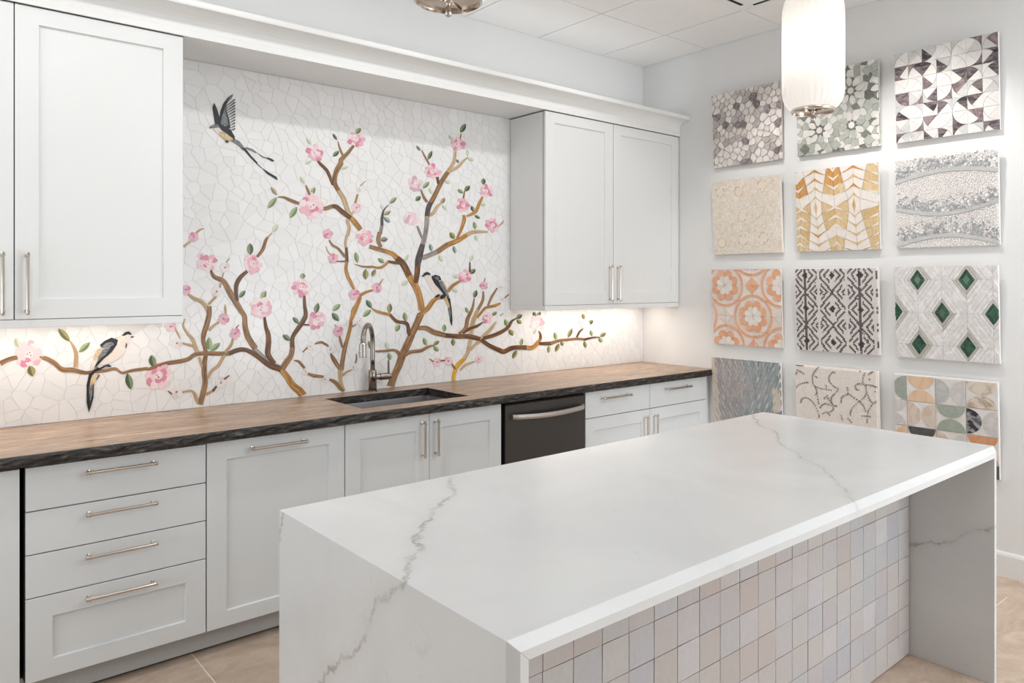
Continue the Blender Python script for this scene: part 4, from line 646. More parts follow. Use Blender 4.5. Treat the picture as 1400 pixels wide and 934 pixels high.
# ------------------------------------------------------------------ mosaic mural
mu=thing('mosaic_mural','broken-tile mosaic mural of pink blossom branches and three birds above the counter','mural',(-2.33,-.002,.927))
OX,OZ=-2.33,.927
def loc(p): return (p[0]-OX,p[1]-OZ)
MB().box(-4.66-OX,-.002-OX,-.0015,.0015,.0005,1.358-OZ).build('grout_bed','mural_grout',mu)
MB().box(-3.4245-OX,-1.3185-OX,-.0015,.0015,1.358-OZ,2.605-OZ).build('grout_bed','mural_grout',mu)
rng=random.Random(5)
rect=(-4.66,-.002,.9275,2.605)
pts=[p for p in scatter(rng,(-4.65,-.01,.93,2.60),.030,4300) if p[1]<1.42 or (-3.48<p[0]<-1.26)]
cells=[]
for poly in voronoi(pts,rect,.0012):
    if not poly: continue
    parts=[rclip(poly,-3.4235,-1.319,.9275,2.6045)] if max(p[1] for p in poly)>1.357 else [poly]
    for p_ in parts:
        if len(p_)>2 and area(p_)>2e-5: cells.append(p_)
def shown(p):
    cx=sum(q[0] for q in p)/len(p); cz=sum(q[1] for q in p)/len(p)
    if cx<-4.28 or cz>2.52: return 0
    d=Vector((cx+4.3975,3.8213,cz-1.53)); return area(p)*3.8213/d.length**3
cells.sort(key=shown,reverse=True)
def tilt_(r): 
    a,b=r.uniform(-.0025,.0025),r.uniform(-.0025,.0025); return a,b
for i,p in enumerate(cells[:300]):
    p=[loc(q) for q in p]; a,b=tilt_(rng); cx,cz=p[0]
    m=MB(); m.prism(p,-.0014,-.0034,tilt=lambda q:a*(q[0]-cx)+b*(q[1]-cz)); m.build('white_shard','white_shard',mu)
m=MB()
for p in cells[300:]:
    p=[loc(q) for q in p]; a,b=tilt_(rng); cx,cz=p[0]
    m.prism(p,-.0014,-.0034,tilt=lambda q:a*(q[0]-cx)+b*(q[1]-cz))
m.build('white_shards','white_shard',mu,kind='stuff')
# branches
def crom(P,sub=4):
    out=[]
    for i in range(len(P)-1):
        p0,p1,p2,p3=[Vector(P[max(0,min(len(P)-1,i+k))]) for k in (-1,0,1,2)]
        for s in range(sub):
            u=s/sub; out.append(.5*((2*p1)+(p2-p0)*u+(2*p0-5*p1+4*p2-p3)*u*u+(3*p1-p0-3*p2+p3)*u**3))
    out.append(Vector(P[-1])); return out
layer={'g':0,'t':1,'y':1,'b':2,'d':3,'o':2,'k':3}
for bi,(k,rows) in enumerate(BRANCHES):
    A=crom([(r[0]/1000,r[1]/1000) for r in rows]); B_=crom([(r[2]/1000,r[3]/1000) for r in rows])
    A=[Vector((max(-4.66,p.x),max(.9285,p.y))) for p in A]; B_=[Vector((max(-4.66,p.x),max(.9285,p.y))) for p in B_]; yf=-.0050-.00035*layer[k]-.00001*bi; m=MB(); vs=[];fs=[];uv=[]; L=0; off=(bi*.37)%5
    for i,(a,b) in enumerate(zip(A,B_)):
        if i: L+=((a+b)/2-(A[i-1]+B_[i-1])/2).length
        a2,b2=loc(a),loc(b)
        vs += [(a2[0],-.0015,a2[1]),(a2[0],yf,a2[1]),((a2[0]+b2[0])/2,yf-.0006,(a2[1]+b2[1])/2),(b2[0],yf,b2[1]),(b2[0],-.0015,b2[1])]
        uv += [(off+L*3,off),(off+L*3,off+.05),(off+L*3,off+.5),(off+L*3,off+.95),(off+L*3,off+1)]
    n=len(A)
    for i in range(n-1):
        for q in range(4): fs.append((i*5+q,i*5+q+1,(i+1)*5+q+1,(i+1)*5+q))
    fs += [(4,3,2,1,0),tuple((n-1)*5+q for q in range(5))]
    # face the room
    a=Vector(vs[1]);b=Vector(vs[2]);c=Vector(vs[6])
    if (b-a).cross(c-a).y>0: fs=[f[::-1] for f in fs]
    m.add(vs,fs); m.uv=uv; m.build('branch','veneer_'+k,mu)
# leaves: two halves along the midrib
for (k,x0,z0,x1,z1,ax,az,bx,bz) in LEAVES:
    a,b=loc((x0/1000,z0/1000)),loc((x1/1000,z1/1000)); m=MB()
    for s,(cx,cz) in enumerate(((ax,az),(bx,bz))):
        c=loc((cx/1000,cz/1000)); mid=((a[0]+b[0])/2,(a[1]+b[1])/2); w=((c[0]-mid[0])*1.12,(c[1]-mid[1])*1.12)
        side=[(a[0]+(b[0]-a[0])*u+w[0]*sin(pi*u)**.8, a[1]+(b[1]-a[1])*u+w[1]*sin(pi*u)**.8) for u in (.15,.32,.5,.68,.85)]
        g=.04; rib=[(a[0]+w[0]*g,a[1]+w[1]*g)]; 
        m.prism([(a[0],a[1])]+side+[(b[0],b[1])],-.0015,-.0058,s)
    m.build('leaf',['leaf_'+k+'0','leaf_'+k+'1'],mu)
# blossoms
rng=random.Random(12)
def petal(cx,cz,rx,rz,a,r0,r1,wd):
    out=[]
    for u,v in ((r0,-.25*wd),(r0+(r1-r0)*.45,-.5*wd),(r1*.93,-.38*wd),(r1,-.1*wd),(r1*.97,.15*wd),(r1*.9,.42*wd),(r0+(r1-r0)*.4,.5*wd),(r0,.22*wd)):
        u*=rng.uniform(.94,1.06)
        out.append((cx+rx*(u*cos(a)-v*sin(a)),cz+rz*(u*sin(a)+v*cos(a))))
    return out
for (k,x,z,rx,rz) in BLOSSOMS:
    cx,cz=loc((x/1000,z/1000)); rx*=.00112; rz*=.00112
    pal={'B':['p0','p1','p0','p4','p1','p0','p4','p2','p1','p0'],'P':['p1','p0','p1','p2','p1','p4','p0','p2'],'Q':['q1','p0','q1','p4','q2'],'S':['p1','p2','p1','q2'],'s':['q1','p0','p1'],'W':['w0','p4','w1','w0']}[k]
    mats=['petal_'+q for q in pal]+['petal_dot']
    if k in 'BPQ':
        heart=MB(); heart.prism(disc(cx,cz,1,10)[0:0] or [(cx+rx*.30*cos(2*pi*j/9),cz+rz*.30*sin(2*pi*j/9)) for j in range(9)],-.0015,-.0066,0)
        for j in range(3): 
            a=rng.uniform(0,6.28); heart.prism([(cx+rx*(.14*cos(a)+.06*cos(2*pi*q/6)),cz+rz*(.14*sin(a)+.06*sin(2*pi*q/6))) for q in range(6)],-.0066,-.0069,1)
        h=heart.build('blossom',['petal_p4','petal_p3' if k!='Q' else 'petal_q2'],mu)
        a0=rng.uniform(0,6.28); rings=((.14,.60,6,.58,-.0063),(.40,1.0,11 if k=='B' else 9,.66,-.0057))
        for r0,r1,n,wd,yf in rings:
            for j in range(n):
                a=a0+2*pi*j/n+rng.uniform(-.12,.12)
                m=MB(); m.prism(petal(cx,cz,rx,rz,a,r0,r1*rng.uniform(.84,1.12),wd*rng.uniform(.7,1.05)),-.0015,yf-.00004*j)
                m.build('petal','petal_'+rng.choice(pal),h)
    else:
        m=MB(); a0=rng.uniform(0,6.28)
        for j in range(5):
            m.prism(petal(cx,cz,rx,rz,a0+2*pi*j/5,.16,1.0,.95),-.0015,-.0056-.00005*j,j%len(pal))
        m.prism([(cx+rx*.16*cos(2*pi*q/6),cz+rz*.16*sin(2*pi*q/6)) for q in range(6)],-.0015,-.0064,len(mats)-1)
        m.build('blossom',mats,mu)
# birds
BL={'fly':'bird in flight with raised black wings and a forked tail','left':'black and white bird perched on the left branch','right':'black and white bird perched on the right branch'}
for nm,parts in BIRDS.items():
    body=None
    order={'breast':0,'tail_feather':1,'rump':1,'belly':2,'back':2,'flight_feather':2,'wing':3,'covert':4,'head':4,'bill':3,'throat_mark':4,'foot':5}
    cnt=0
    for (pn,k,poly) in sorted(parts,key=lambda p:0 if p[0]=='breast' else 1):
        cnt+=1
        m=MB(); m.prism([loc((q[0]/1000,q[1]/1000)) for q in poly],-.0015,-.0068-.0006*order[pn]-.00003*cnt)
        if body is None: body=m.build('bird','bird_'+k,mu,label=BL[nm])
        else: m.build(pn,'bird_'+k,body)

# ------------------------------------------------------------------ mosaic sample boards on the right wall
cs=lambda k,cols,*a,**b: stone(k,cols,*a,**b)
stone('pebble_light',['#eeeae5','#e4ded9','#f1eeea','#ded5ce'],'#bfb1ab',14,.35); stone('pebble_grey',['#cfc9c6','#c0bbba','#d8d1cc','#ccc1bb'],'#8f8484',16,.55); stone('pebble_dark',['#8f8386','#9d9092','#a69f9f'],'#55494d',18,.8)
stone('sage_dark',['#72756f','#8a8c85','#7f827b'],'#575a55',20,.5); stone('sage',['#b0b2a9','#bdbfb6','#a8aba3','#cdcdc6'],'#94978f',20,.4); stone('sage_white',['#e3dfd9','#d9d6d0','#ebe8e4'],'#c4c0b8',14,.3)
stone('marble_dark',['#3c3236','#4b4044','#332a2e'],'#a99c9c',16,.6,stretch=(1,.6,2)); stone('marble_mauve',['#a3928f','#8f8080'],'#5c4c50',16,.8); stone('marble_white',['#ece8e4','#e4e0dc','#efecea'],'#d0cac6',9,.3); stone('marble_grey',['#cdcccb','#d6d4d1'],'#b0afae',9,.4)
stone('cream_chip',['#f1e9dd','#ece1d3','#f4ede4','#e6d9c8'],'#d6c5b0',20,.25,.6); stone('cream_disc',['#ecdfcf','#e6d8c6'],None,.6)
stone('onyx_white',['#ece6e0','#e8e1db'],'#d9cabb',9,.3,.25); stone('onyx_tan',['#dcc39b','#e3cda8','#d2b587'],'#c4a06a',12,.7,.25,stretch=(1,5,1)); stone('onyx_gold',['#b98040','#c68f4e','#a86f34'],'#e0b57a',12,.6,.25,stretch=(1,5,1))
stone('bubble_grey',['#babcbe','#a5a8ab','#cdcecf','#b2b4b8','#93969b'],None,.5); stone('bubble_cream',['#faf6f2','#f6f0eb','#fbf8f6','#f0ebe7'],None,.5); stone('wave_grey',['#c6c7c5','#cfd0ce'],'#b5b6b5',14,.5)
stone('coral',['#e2a683','#dd9e79','#e7b494'],'#ecc8ae',10,.4); stone('coral_cream',['#e6dcd4','#ebe3dc','#e0d6cc'],'#d0c2b7',14,.3); stone('coral_white',['#ece8e4','#e4dfda'],None)
stone('tess_dark',['#6d6566','#5c5354','#7d7474'],None); stone('tess_darkest',['#43383a','#4f4345'],None); stone('tess_light',['#e4dfdb','#ddd7d2','#e8e4e1'],None)
stone('jewel_green',['#2f5a45','#3d6a54','#264a3a'],'#1c3a2e',18,.6,.15); stone('jewel_light',['#5d7d68','#6c8a72','#2f5340'],'#37594a',18,.5,.15)
stone('gem_beige',['#cdc9c0','#c3bfb6','#b9b8b4'],'#a5a29b',12,.4); stone('gem_white',['#ebe8e7','#eeecea','#e7e4e2'],'#bdb2b2',20,.4)
stone('scale_mauve',['#aaa3a2','#9c9696','#b5acaa'],None,spec=.3); stone('scale_blue',['#969b9e','#a3a8a9','#888f93'],None); stone('scale_teal',['#8b9699','#9aa2a4','#7f8c90'],None); stone('scale_edge',['#d5d4d2','#dcdad8'],None); stone('scale_cream',['#d6c9ba','#cfc1b1'],None)
stone('scroll_ground',['#f1e9e2','#ede4dd','#f3ece6','#eae1da'],None,.6); stone('scroll_dark',['#98918a','#7d766e','#aba59c'],None)
stone('half_green',['#a3aca1','#aeb5aa'],'#8f998f',16,.5); stone('half_peach',['#e6c6a6','#e1bd9b','#e8ccb0'],'#d9ae87',9,.6,stretch=(1,1,.2)); stone('half_grey',['#bfc0c0','#c8c8c7'],'#a5a5a6',9,.5); stone('half_cream',['#ddd0c4','#e0d5ca'],'#c0a68c',10,.5); stone('half_light',['#d6d3d1','#dcd9d6'],'#bdb8b5',9,.5); stone('half_black',['#3d3c42','#2f2e33'],'#c2c0c4',12,.8); stone('half_coral',['#d9a27c','#dda985'],'#c98c62',9,.5); stone('half_charcoal',['#4c4d4c','#565655'],'#6a6b6a',14,.5); stone('half_brown',['#d9cbbd','#e2d6ca'],'#8a6a3f',6,.7)
plain('pebble_bed','#cabdb3',.9); plain('board_edge','#d9d6d2',.7); plain('board_light','#f0edeb',.85); plain('board_cream','#f1e9e0',.85); plain('board_sage','#c9c8c0',.85); plain('cleat_wood','#b39b7c',.8)
YPB=-.0135; YPF=-.021
def board(y_left,zb,W,H,label,bed):
    t=thing('mosaic_sample_board',label,'tile sample',(-.004,y_left,zb),(.0594,0,-pi/2),group=None)
    MB().box(0,W,-.014,0,0,H).build('backing_board',bed,t)
    MB().box(W*.2,W*.8,.0005,.024,H*.86,H*.95).build('hanging_cleat','cleat_wood',t)
    return t
class Pieces:
    """collects pieces of one sample; big ones become parts, tiny ones one joined part"""
    def __init__(s,t,W,H): s.t=t; s.W=W; s.H=H; s.n={}; s.over={}
    def put(s,name,poly,mat,yf=YPF,yb=YPB):
        p=rclip(poly,.0005,s.W-.0005,.0005,s.H-.0005)
        if len(p)<3 or area(p)<1.2e-5: return
        s.n[name]=s.n.get(name,0)+1
        if s.n[name]>300: s.over.setdefault((name,mat),MB()).prism(p,yb,yf); return
        m=MB(); m.prism(p,yb,yf); m.build(name,mat,s.t)
    def done(s):
        for (name,mat),m in s.over.items(): m.build(name,mat,s.t,kind='stuff')
YL=(-.675,-1.312,-1.930); WD=(.530,.524,.528); ZR=(2.334,1.730,1.110,.505); HT=(.503,.505,.515,.512)
def mk(c,r,label,bed): return board(YL[c],ZR[r],WD[c],HT[r],label,bed),WD[c],HT[r]

# row 1
t,W,H=mk(0,0,'sample board of round white, grey and mauve marble pebbles, first of the top row','pebble_bed')
rng=random.Random(41); P=Pieces(t,W,H)
for poly in voronoi(scatter(rng,(-.03,W+.03,-.03,H+.03),.036,6000),(-.05,W+.05,-.05,H+.05),.0045):
    if poly: P.put('pebble',chaikin(poly,2),rng.choices(('pebble_light','pebble_grey','pebble_dark'),(.62,.30,.08))[0])
P.done()
t,W,H=mk(1,0,'sage green and white star-flower mosaic board behind the glass pendant','board_sage')
rng=random.Random(42); P=Pieces(t,W,H); CEN=[(.153+.205*i,.145+.205*j) for i in range(-1,3) for j in range(-1,3)]
for poly in voronoi(scatter(rng,(-.03,W+.03,-.03,H+.03),.034,6000),(-.05,W+.05,-.05,H+.05),.002):
    if poly:
        cx=sum(q[0] for q in poly)/len(poly); cz=sum(q[1] for q in poly)/len(poly)
        if min((cx-a)**2+(cz-b)**2 for a,b in CEN)<.03**2: continue
        P.put('background_chip',poly,rng.choices(('sage_dark','sage','sage_white'),(.27,.43,.30))[0],-.019)
for (cx,cz) in CEN:
    a0=rng.uniform(0,.4)
    for k in range(8):
        a=a0+k*pi/4; P.put('petal',leafpoly((cx+.026*cos(a),cz+.026*sin(a)),(cx+.088*cos(a),cz+.088*sin(a)),.036,6),rng.choices(('sage_white','sage'),(.85,.15))[0],-.0225)
    for k in range(8):
        a=a0+(k+.5)*pi/4; P.put('dark_wedge',leafpoly((cx+.018*cos(a),cz+.018*sin(a)),(cx+.034*cos(a),cz+.034*sin(a)),.016,4),'sage_dark',-.0215)
    P.put('flower_centre',disc(cx,cz,.020,10),'sage_white',-.0225)
for i in range(4):
    for j in range(4):
        cx,cz=.153+.205*(i-.5)-.0,.145+.205*(j-.5); P.put('diamond_chip',[(cx+.034,cz),(cx,cz+.034),(cx-.034,cz),(cx,cz-.034)],rng.choice(('sage','sage_dark','sage')),-.0222)
P.done()
t,W,H=mk(2,0,'black, white and grey curved geometric marble mosaic board at the top right','board_light')
rng=random.Random(43); P=Pieces(t,W,H); c=W/7; g=.0009
def arcpts(cx,cz,R,a0,a1,n=6): return [(cx+R*cos(a0+(a1-a0)*k/n),cz+R*sin(a0+(a1-a0)*k/n)) for k in range(n+1)]
for i in range(7):
    for j in range(-1,7):
        x0=i*c; z1=H-j*c; z0=z1-c
        # the arcs of neighbouring cells join into big circles
        q=((i//1)%2,(j//1)%2); corner=(x0+(c-g if q[0]==0 else g), z0+(g if q[1]==0 else c-g))
        if rng.random()<.25: corner=(x0+(g if q[0]==0 else c-g),z0+(c-g if q[1]==0 else g))
        sx=1 if corner[0]<x0+c/2 else -1; sz=1 if corner[1]<z0+c/2 else -1; R=c-2*g
        a0=atan2(0,sx); 
        def ap(u): return (corner[0]+sx*R*cos(u*pi/2),corner[1]+sz*R*sin(u*pi/2))
        split=rng.choice((.5,.5,.45,.55))
        s1=[corner]+[ap(split*k/4) for k in range(5)]; s2=[corner]+[ap(split+(1-split)*k/4) for k in range(5)]
        far=(corner[0]+sx*R,corner[1]+sz*R)
        rem=[ap(k/8*.98+.01) for k in range(9)]
        remp=[far]+[(corner[0]+sx*(R+.0016)*cos(u*pi/2/8),corner[1]+sz*(R+.0016)*sin(u*pi/2/8)) for u in range(8,-1,-1)]
        dk=lambda pr: rng.choices(('marble_dark','marble_mauve','marble_white','marble_grey'),pr)[0]
        d1=rng.random()<.5
        P.put('wedge',s1,dk((.36,.17,.37,.10)) if d1 else dk((.03,.05,.7,.22)))
        P.put('wedge',[(p[0]+( -sx*.0006),p[1]+sz*.0006) for p in s2],dk((.36,.17,.37,.10)) if not d1 else dk((.03,.05,.7,.22)))
        # concave corner piece in two convex halves, mitred on its own diagonal
        mid=remp[5]
        mcol=dk((.07,.10,.45,.38))
        P.put('corner_piece',[far,remp[1],remp[2],remp[3],remp[4],mid],mcol,-.0209); P.put('corner_piece',[far,mid,remp[6],remp[7],remp[8],remp[9]],mcol,-.0209)
P.done()
# row 2
t,W,H=mk(0,1,'plain cream chip mosaic board with faint round discs, left column second row','board_cream')
rng=random.Random(44); m1=MB(); m2=MB()
DC=[(.07,.43),(.40,.45),(.24,.25),(.07,.08),(.24,.09),(.40,.10),(.22,.42)]
for poly in voronoi(scatter(rng,(-.01,W+.01,-.01,H+.01),.0125,26000),(-.02,W+.02,-.02,H+.02),.0011):
    if not poly: continue
    p=rclip(poly,.0005,W-.0005,.0005,H-.0005)
    if len(p)<3 or area(p)<5e-6: continue
    cx=sum(q[0] for q in p)/len(p); cz=sum(q[1] for q in p)/len(p)
    if any((cx-a)**2+(cz-b)**2<.034**2 for a,b in DC): continue
    m1.prism(p,YPB,-.0195-rng.uniform(0,.0022))
m1.build('cream_chips','cream_chip',t,kind='stuff')
for a,b in DC: m=MB(); m.prism(disc(a,b,.030,16),YPB,-.0205); m.build('round_disc','cream_disc',t)
t,W,H=mk(1,1,'white, tan and amber onyx zigzag mosaic board in the second row','board_light')
rng=random.Random(45); P=Pieces(t,W,H)
MID=.53; XB=((-.06,-.03,-.05),(.052,.104,.076),(.208,.163,.225),(.291,.350,.305),(.461,.405,.478),(.60,.66,.60))   # column edges at top, middle, bottom
def xb(k,v):
    t_,m_,b_=XB[k]
    return m_+(t_-m_)*(v-MID)/(1-MID) if v>MID else m_+(b_-m_)*(MID-v)/MID
def pt(ci,s_,v): L=xb(ci,v)+.0009; R=xb(ci+1,v)-.0009; return (L+(R-L)*(s_+1)/2,v*H)
for ci in range(5):
    white=ci%2==1; sg=1 if white else -1
    lev=[MID+.072+.107*k for k in range(6)]; lev=[2*MID-v for v in lev[::-1]]+lev
    A=.066
    def cen(v): return v+(sg*A if v>MID else -sg*A)
    for k in range(len(lev)-1):
        a_,b_=lev[k]+.0022,lev[k+1]-.0022; ca,cb=cen(lev[k])+.0022,cen(lev[k+1])-.0022
        if white: mats=['onyx_white']*2
        else:
            q_=rng.choices(('onyx_tan','onyx_white','onyx_gold'),(.58,.24,.18))[0]; mats=[q_,q_]
            if abs((a_+b_)/2-MID)<.05: mats=rng.choice((['onyx_white','onyx_gold'],['onyx_tan','onyx_tan']))
        for side,mt in ((-1,mats[0]),(1,mats[1])):
            P.put('onyx_piece',[pt(ci,side,a_),pt(ci,side*.012,ca),pt(ci,side*.012,cb),pt(ci,side,b_)],mt)
    for k in range(len(lev)):       # tapered chevrons lying on the joints
        v=lev[k]; c_=cen(v); th=.034*(1 if abs(v-MID)>.1 else .8)
        mt=('onyx_gold' if rng.random()<.16 else 'onyx_tan') if white else 'onyx_white'
        for side in (-1,1):
            P.put('tapered_chevron',[pt(ci,side*.90,v),pt(ci,side*.006,c_-th/2),pt(ci,side*.006,c_+th/2)],mt,-.0222)
    if white:
        for side in (-1,1): P.put('diamond_half',[pt(ci,side*.006,MID-.075),pt(ci,side*.42,MID),pt(ci,side*.006,MID+.075)],rng.choice(('onyx_gold','onyx_tan')),-.0222)
P.done()
t,W,H=mk(2,1,'white pebble mosaic board with grey bubbles and three wavy grey bands','board_light')
rng=random.Random(46)
band=[lambda u:.80-.045+.075*sin(pi*(u-.06)), lambda u:.445-.09*sin(pi*u*1.02)+.01*u, lambda u:.03+.095*sin(pi*u)]
for f in band:
    n=16; top=[(W*k/n,H*(f(k/n)+.020)) for k in range(n+1)]; bot=[(W*k/n,H*(f(k/n)-.018)) for k in range(n+1)]
    m=MB()
    for k in range(n): m.prism([(max(.0005,bot[k][0]),max(.001,bot[k][1])),(min(W-.0005,bot[k+1][0]),max(.001,bot[k+1][1])),(min(W-.0005,top[k+1][0]),top[k+1][1]),(max(.0005,top[k][0]),top[k][1])],YPB,-.0215)
    m.build('wavy_band','wave_grey',t)
mg=MB(); mc=MB(); grid={}; placed=[]
def ok(x,z,r):
    k=(int(x//.02),int(z//.02))
    for dx in (-1,0,1):
        for dz in (-1,0,1):
            for (a,b,q) in grid.get((k[0]+dx,k[1]+dz),()):
                if (a-x)**2+(b-z)**2<(r+q+.0006)**2: return False
    return True
for it in range(26000):
    x,z=rng.uniform(.004,W-.004),rng.uniform(.004,H-.004); u=x/W
    ds=[z/H-f(u) for f in band]; 
    if any(abs(d)<.030 for d in ds): continue
    d=min([q for q in ds if q>0] or [9])
    r=(rng.choice((.0085,.0065,.0055,.0045,.0038)) if it<3200 else rng.uniform(.0022,.0042)) if d<.12 else (rng.uniform(.004,.0055) if it<4000 else rng.uniform(.0024,.0038))
    if min(x,W-x,z,H-z)<r+.0005 or any(abs(q)*H<r+.010 for q in ds): continue
    if not ok(x,z,r): continue
    grid.setdefault((int(x//.02),int(z//.02)),[]).append((x,z,r))
    grey=(d<.15 and rng.random()<.95-.8*d/.15) or (d<.2 and rng.random()<.15)
    (mg if grey else mc).prism(disc(x,z,r,7,rng.random()),YPB,-.0195-(.001 if grey else 0))
mg.build('grey_bubble_stones','bubble_grey',t,kind='stuff'); mc.build('cream_bubble_stones','bubble_cream',t,kind='stuff')
# row 3
t,W,H=mk(0,2,'coral orange and cream flower-medallion mosaic board','board_cream')
rng=random.Random(47); P=Pieces(t,W,H); LX,LZ=.215,.208; X0,Z0=.105,.408
hx=LX/2
for i in range(-1,6):
    for j in range(-1,6):
        x0,z0=X0-LX+i*hx*1.0,Z0-2*LZ+j*LZ/2; P.put('field_tile',[(x0+.0008,z0+.0008),(x0+hx-.0008,z0+.0008),(x0+hx-.0008,z0+LZ/2-.0008),(x0+.0008,z0+LZ/2-.0008)],'coral_cream',-.0175)
for i in range(-1,3):
    for j in range(-3,2):
        cx,cz=X0+i*LX,Z0+j*LZ
        if (i+j)%2==0:
            for k in range(8):
                a0,a1=k*pi/4+.012,(k+1)*pi/4-.012
                P.put('ring_segment',arcpts(cx,cz,.147,a0,a1,5)+arcpts(cx,cz,.131,a1,a0,5),'coral',-.0205)
                am=(k+.5)*pi/4; 
                lob=[(cx+.058*cos(a0+.01),cz+.058*sin(a0+.01))]+[(cx+(.078*cos(am)+.0315*cos(b)),cz+(.078*sin(am)+.0315*sin(b))) for b in [am-1.5+3.0*q/7 for q in range(8)]]+[(cx+.058*cos(a1-.01),cz+.058*sin(a1-.01))]
                P.put('petal_lobe',lob,'coral',-.0208)
                wh=[(cx+.004*cos(am),cz+.004*sin(am))]+[(cx+(.048*cos(am)+.0195*cos(b)),cz+(.048*sin(am)+.0195*sin(b))) for b in [am-1.75+3.5*q/7 for q in range(8)]]
                P.put('inner_petal',wh,'coral_white' if k%2 else 'coral_cream',-.0212)
        else:
            mat='coral' if i%2==1 else 'coral_cream'
            for s,t_ in ((1,1),(-1,1),(-1,-1),(1,-1)):
                P.put('diamond_quarter',[(cx+s*.0008,cz+t_*.0008),(cx+s*.054,cz+t_*.0008),(cx+s*.0008,cz+t_*.056)],mat,-.0205)
P.done()
t,W,H=mk(1,2,'charcoal and white woven-pattern mosaic board of tiny stones','board_light')
rng=random.Random(48); s=.0081; ml,md,mk_=MB(),MB(),MB()
for i in range(int(W/s)):
    for j in range(int(H/s)):
        x,z=(i+.5)*s,(j+.5)*s; Wc=.1745; Pz=.206
        ci=int((x+.02)//Wc); lx=abs((x+.02)%Wc-Wc/2); lz=abs((z+.045)%Pz-Pz/2); dd=lx+lz*.80
        ph=lx+lz*.86; dark=False
        if lx<.079:
            if ph<.021: dark=True
            elif .043<ph<.058: dark= lx>.016
            elif .078<ph<.094: dark=True
            elif .113<ph<.128: dark= lx<.070
            elif .145<ph<.160: dark=True
        if ci%2==0 and lx<.0085: dark=True
        if lx<.079 and rng.random()<.012: dark=not dark
        m_=(mk_ if (ph<.021 and dark) else md) if dark else ml
        e=s/2-.00025; m_.prism([(x-e,z-e),(x+e,z-e),(x+e,z+e),(x-e,z+e)],YPB,-.0205-rng.uniform(0,.0006))
ml.build('light_tesserae','tess_light',t,kind='stuff'); md.build('grey_tesserae','tess_dark',t,kind='stuff'); mk_.build('dark_tesserae','tess_darkest',t,kind='stuff')
t,W,H=mk(2,2,'white marble chevron mosaic board set with emerald green jewel diamonds','board_light')
rng=random.Random(49); P=Pieces(t,W,H); ax,az=.1255,.181
def rquad(cx,cz,k0,k1,sx,sz,g=.0005):
    f=lambda k:((cx+sx*(k*ax-g),cz+sz*g),(cx+sx*g,cz+sz*(k*az-g)))
    a,b=f(k1); 
    if k0<=0: return [(cx+sx*g,cz+sz*g),a,b]
    c,d=f(k0); kk=g*1.2
    return [(c[0]+sx*kk,c[1]),a,b,(d[0],d[1]+sz*kk)]
for i in range(-2,4):
    for j in range(-2,5):
        if (i+j)%2: continue
        cx,cz=.127+i*ax,H-.075-j*az+.0
        lt=rng.choice(('jewel_light','jewel_green','jewel_light'))
        k0=.15; P.put('jewel_centre',[(cx+k0*ax,cz),(cx,cz+k0*az),(cx-k0*ax,cz),(cx,cz-k0*az)],lt,-.0222)
        fr=rng.choice(('gem_beige','gem_beige','marble_grey'))
        for sx,sz in ((1,1),(-1,1),(-1,-1),(1,-1)):
            P.put('jewel_facet',rquad(cx,cz,.172,.30,sx,sz,.0014),'jewel_green',-.0218)
            P.put('jewel_frame',rquad(cx,cz,.325,.43,sx,sz),fr,-.0210)
            P.put('outer_frame',rquad(cx,cz,.44,.58,sx,sz),rng.choice(('gem_white','gem_beige','gem_white')),-.0206)
            P.put('marble_strip',rquad(cx,cz,.586,.785,sx,sz),'gem_white',-.0204); P.put('marble_strip',rquad(cx,cz,.790,.998,sx,sz),'gem_white',-.0207)
P.done()
# row 4
t,W,H=mk(0,3,'blue-grey and mauve feather-leaf mosaic board beside the counter end','board_light')
rng=random.Random(50); P=Pieces(t,W,H)
dz=.029; dxx=.0262; cnt=0; rest=MB(); mats=['scale_mauve','scale_blue','scale_teal','scale_cream','scale_edge']
for j in range(18,-3,-1):
    for i in range(-1,23):
        x=i*dxx+(dxx/2 if j%2 else 0)+rng.uniform(-.0015,.0015); z=j*dz+rng.uniform(-.002,.002)
        u=x/W; v=z/H
        a=pi/2+.30-.62*u+.13*sin(v*6+u*4)+.10*(1 if i%2 else -1)+rng.uniform(-.05,.05)
        if u<.05+.10*(1-v) or (u>.88 and .30<v<.60): mi=3
        else:
            f=u+.14*sin(v*6+1.3)+rng.uniform(-.16,.16); mi=0 if f<.40 else (1 if f<.66 else 2)
        L=rng.uniform(.056,.062); yf=-.0185-.00022*(18-j)-rng.uniform(0,.0002); c_,s_=cos(a),sin(a)
        pe=rclip(leafpoly((x-.0015*c_,z-.0015*s_),(x+(L+.003)*c_,z+(L+.003)*s_),.0215,6),.0005,W-.0005,.0005,H-.0005)
        pf=rclip(leafpoly((x,z),(x+L*c_,z+L*s_),.0175,6),.0005,W-.0005,.0005,H-.0005)
        if len(pe)<3 or len(pf)<3 or area(pf)<2e-5: continue
        cnt+=1; m=MB() if cnt<=300 else rest
        m.prism(pe,YPB,yf,4); m.prism(pf,YPB,yf-.0009,mi)
        if cnt<=300: m.build('leaf_tile',mats,t)
rest.build('leaf_tiles',mats,t,kind='stuff')
P.done()
t,W,H=mk(1,3,'pale board of tiny cream stones with a dark scrolling vine pattern','board_cream')
rng=random.Random(51); m=MB(); s=.0105
for i in range(int(W/s)):
    for j in range(int(H/s)):
        x,z=(i+.5)*s,(j+.5)*s; e=s/2-.0003; m.prism([(x-e,z-e),(x+e,z-e),(x+e,z+e),(x-e,z+e)],YPB,-.0195-rng.uniform(0,.0006))
m.build('cream_tesserae','scroll_ground',t,kind='stuff')
m=MB()
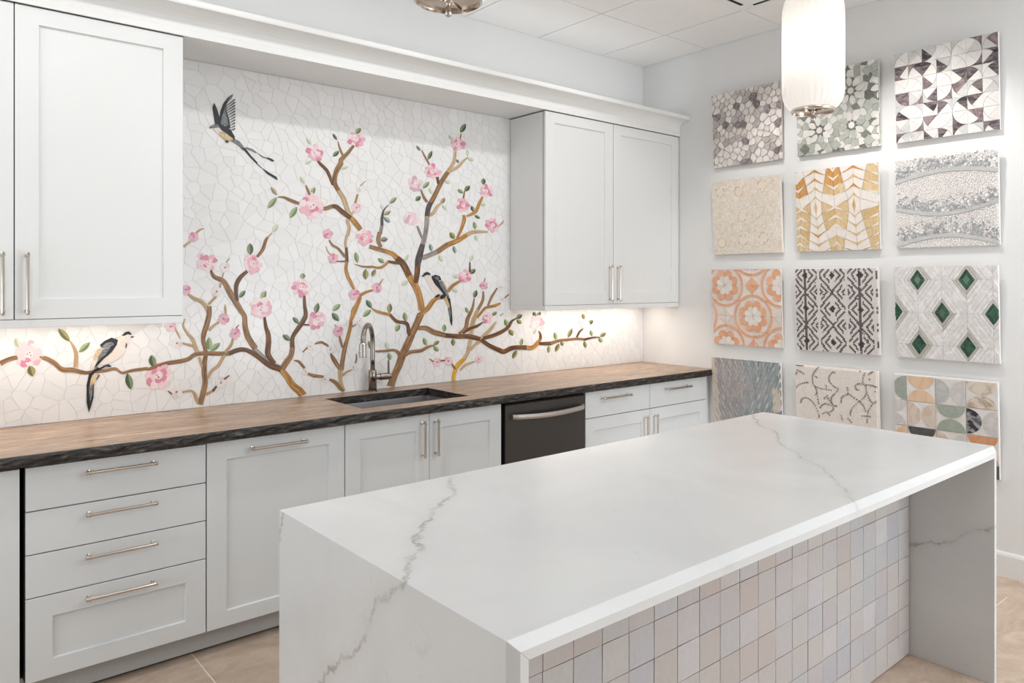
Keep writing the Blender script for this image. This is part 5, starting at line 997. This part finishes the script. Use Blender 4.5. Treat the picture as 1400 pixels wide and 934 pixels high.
for ln in SCROLL:
    pts=crom([(p[0]/1000,p[1]/1000) for p in ln],6); acc=0; last=pts[0]
    for k in range(1,len(pts)):
        seg=(pts[k]-last).length
        if seg<.0098: continue
        c=(last+pts[k])/2; a=atan2((pts[k]-last).y,(pts[k]-last).x); last=pts[k]; h=rng.uniform(.0030,.0056)
        p=rclip([(c.x+.0042*cos(a)*sx-h*sin(a)*sz,c.y+.0042*sin(a)*sx+h*cos(a)*sz) for sx,sz in ((1,1),(-1,1),(-1,-1),(1,-1))],.001,W-.001,.001,H-.001)
        if len(p)>2: m.prism(p,YPB,-.0215)
m.build('vine_chips','scroll_dark',t,kind='stuff')
t,W,H=mk(2,3,'board of half-circle marble tiles in peach, grey, green and black behind the island','board_light')
rng=random.Random(52); P=Pieces(t,W,H); c=.144; kx=.1535/c; xs0=.0675/kx-c
GR={(0,0):('V','half_light','half_green'),(1,0):('H','half_peach','half_peach'),(2,0):('V','half_grey','half_light'),(3,0):('H','half_brown','half_brown'),
    (0,1):('H','half_light','half_light'),(1,1):('V','half_cream','half_cream'),(2,1):('H','half_green','half_green'),(3,1):('V','half_black','half_light'),
    (0,2):('V','half_peach','half_peach'),(1,2):('H','half_charcoal','half_charcoal'),(2,2):('V','half_cream','half_light'),(3,2):('H','half_coral','half_coral'),
    (0,3):('H','half_green','half_grey'),(1,3):('V','half_light','half_peach'),(2,3):('H','half_grey','half_cream'),(3,3):('V','half_light','half_charcoal')}
wide=lambda p:[(q[0]*kx,q[1]) for q in p]
for (i,j),(o_,a_,b_) in GR.items():
    x0=xs0+i*c; z1=H-.004-j*c; z0=z1-c; xm,zm=(x0+x0+c)/2,(z0+z1)/2; R=c/2-.004
    P.put('field_tile',wide([(x0+.001,z0+.001),(x0+c-.001,z0+.001),(x0+c-.001,z1-.001),(x0+.001,z1-.001)]),'marble_white',-.0195)
    e=.0014
    if o_=='H': s1=arcpts(xm,z1-e,R,pi,2*pi,14); s2=arcpts(xm,z0+e,R,0,pi,14)
    else: s1=arcpts(x0+e,zm,R,-pi/2,pi/2,14); s2=arcpts(x0+c-e,zm,R,pi/2,1.5*pi,14)
    P.put('half_circle',wide(s1),a_,-.0215); P.put('half_circle',wide(s2),b_,-.0215)
P.done()
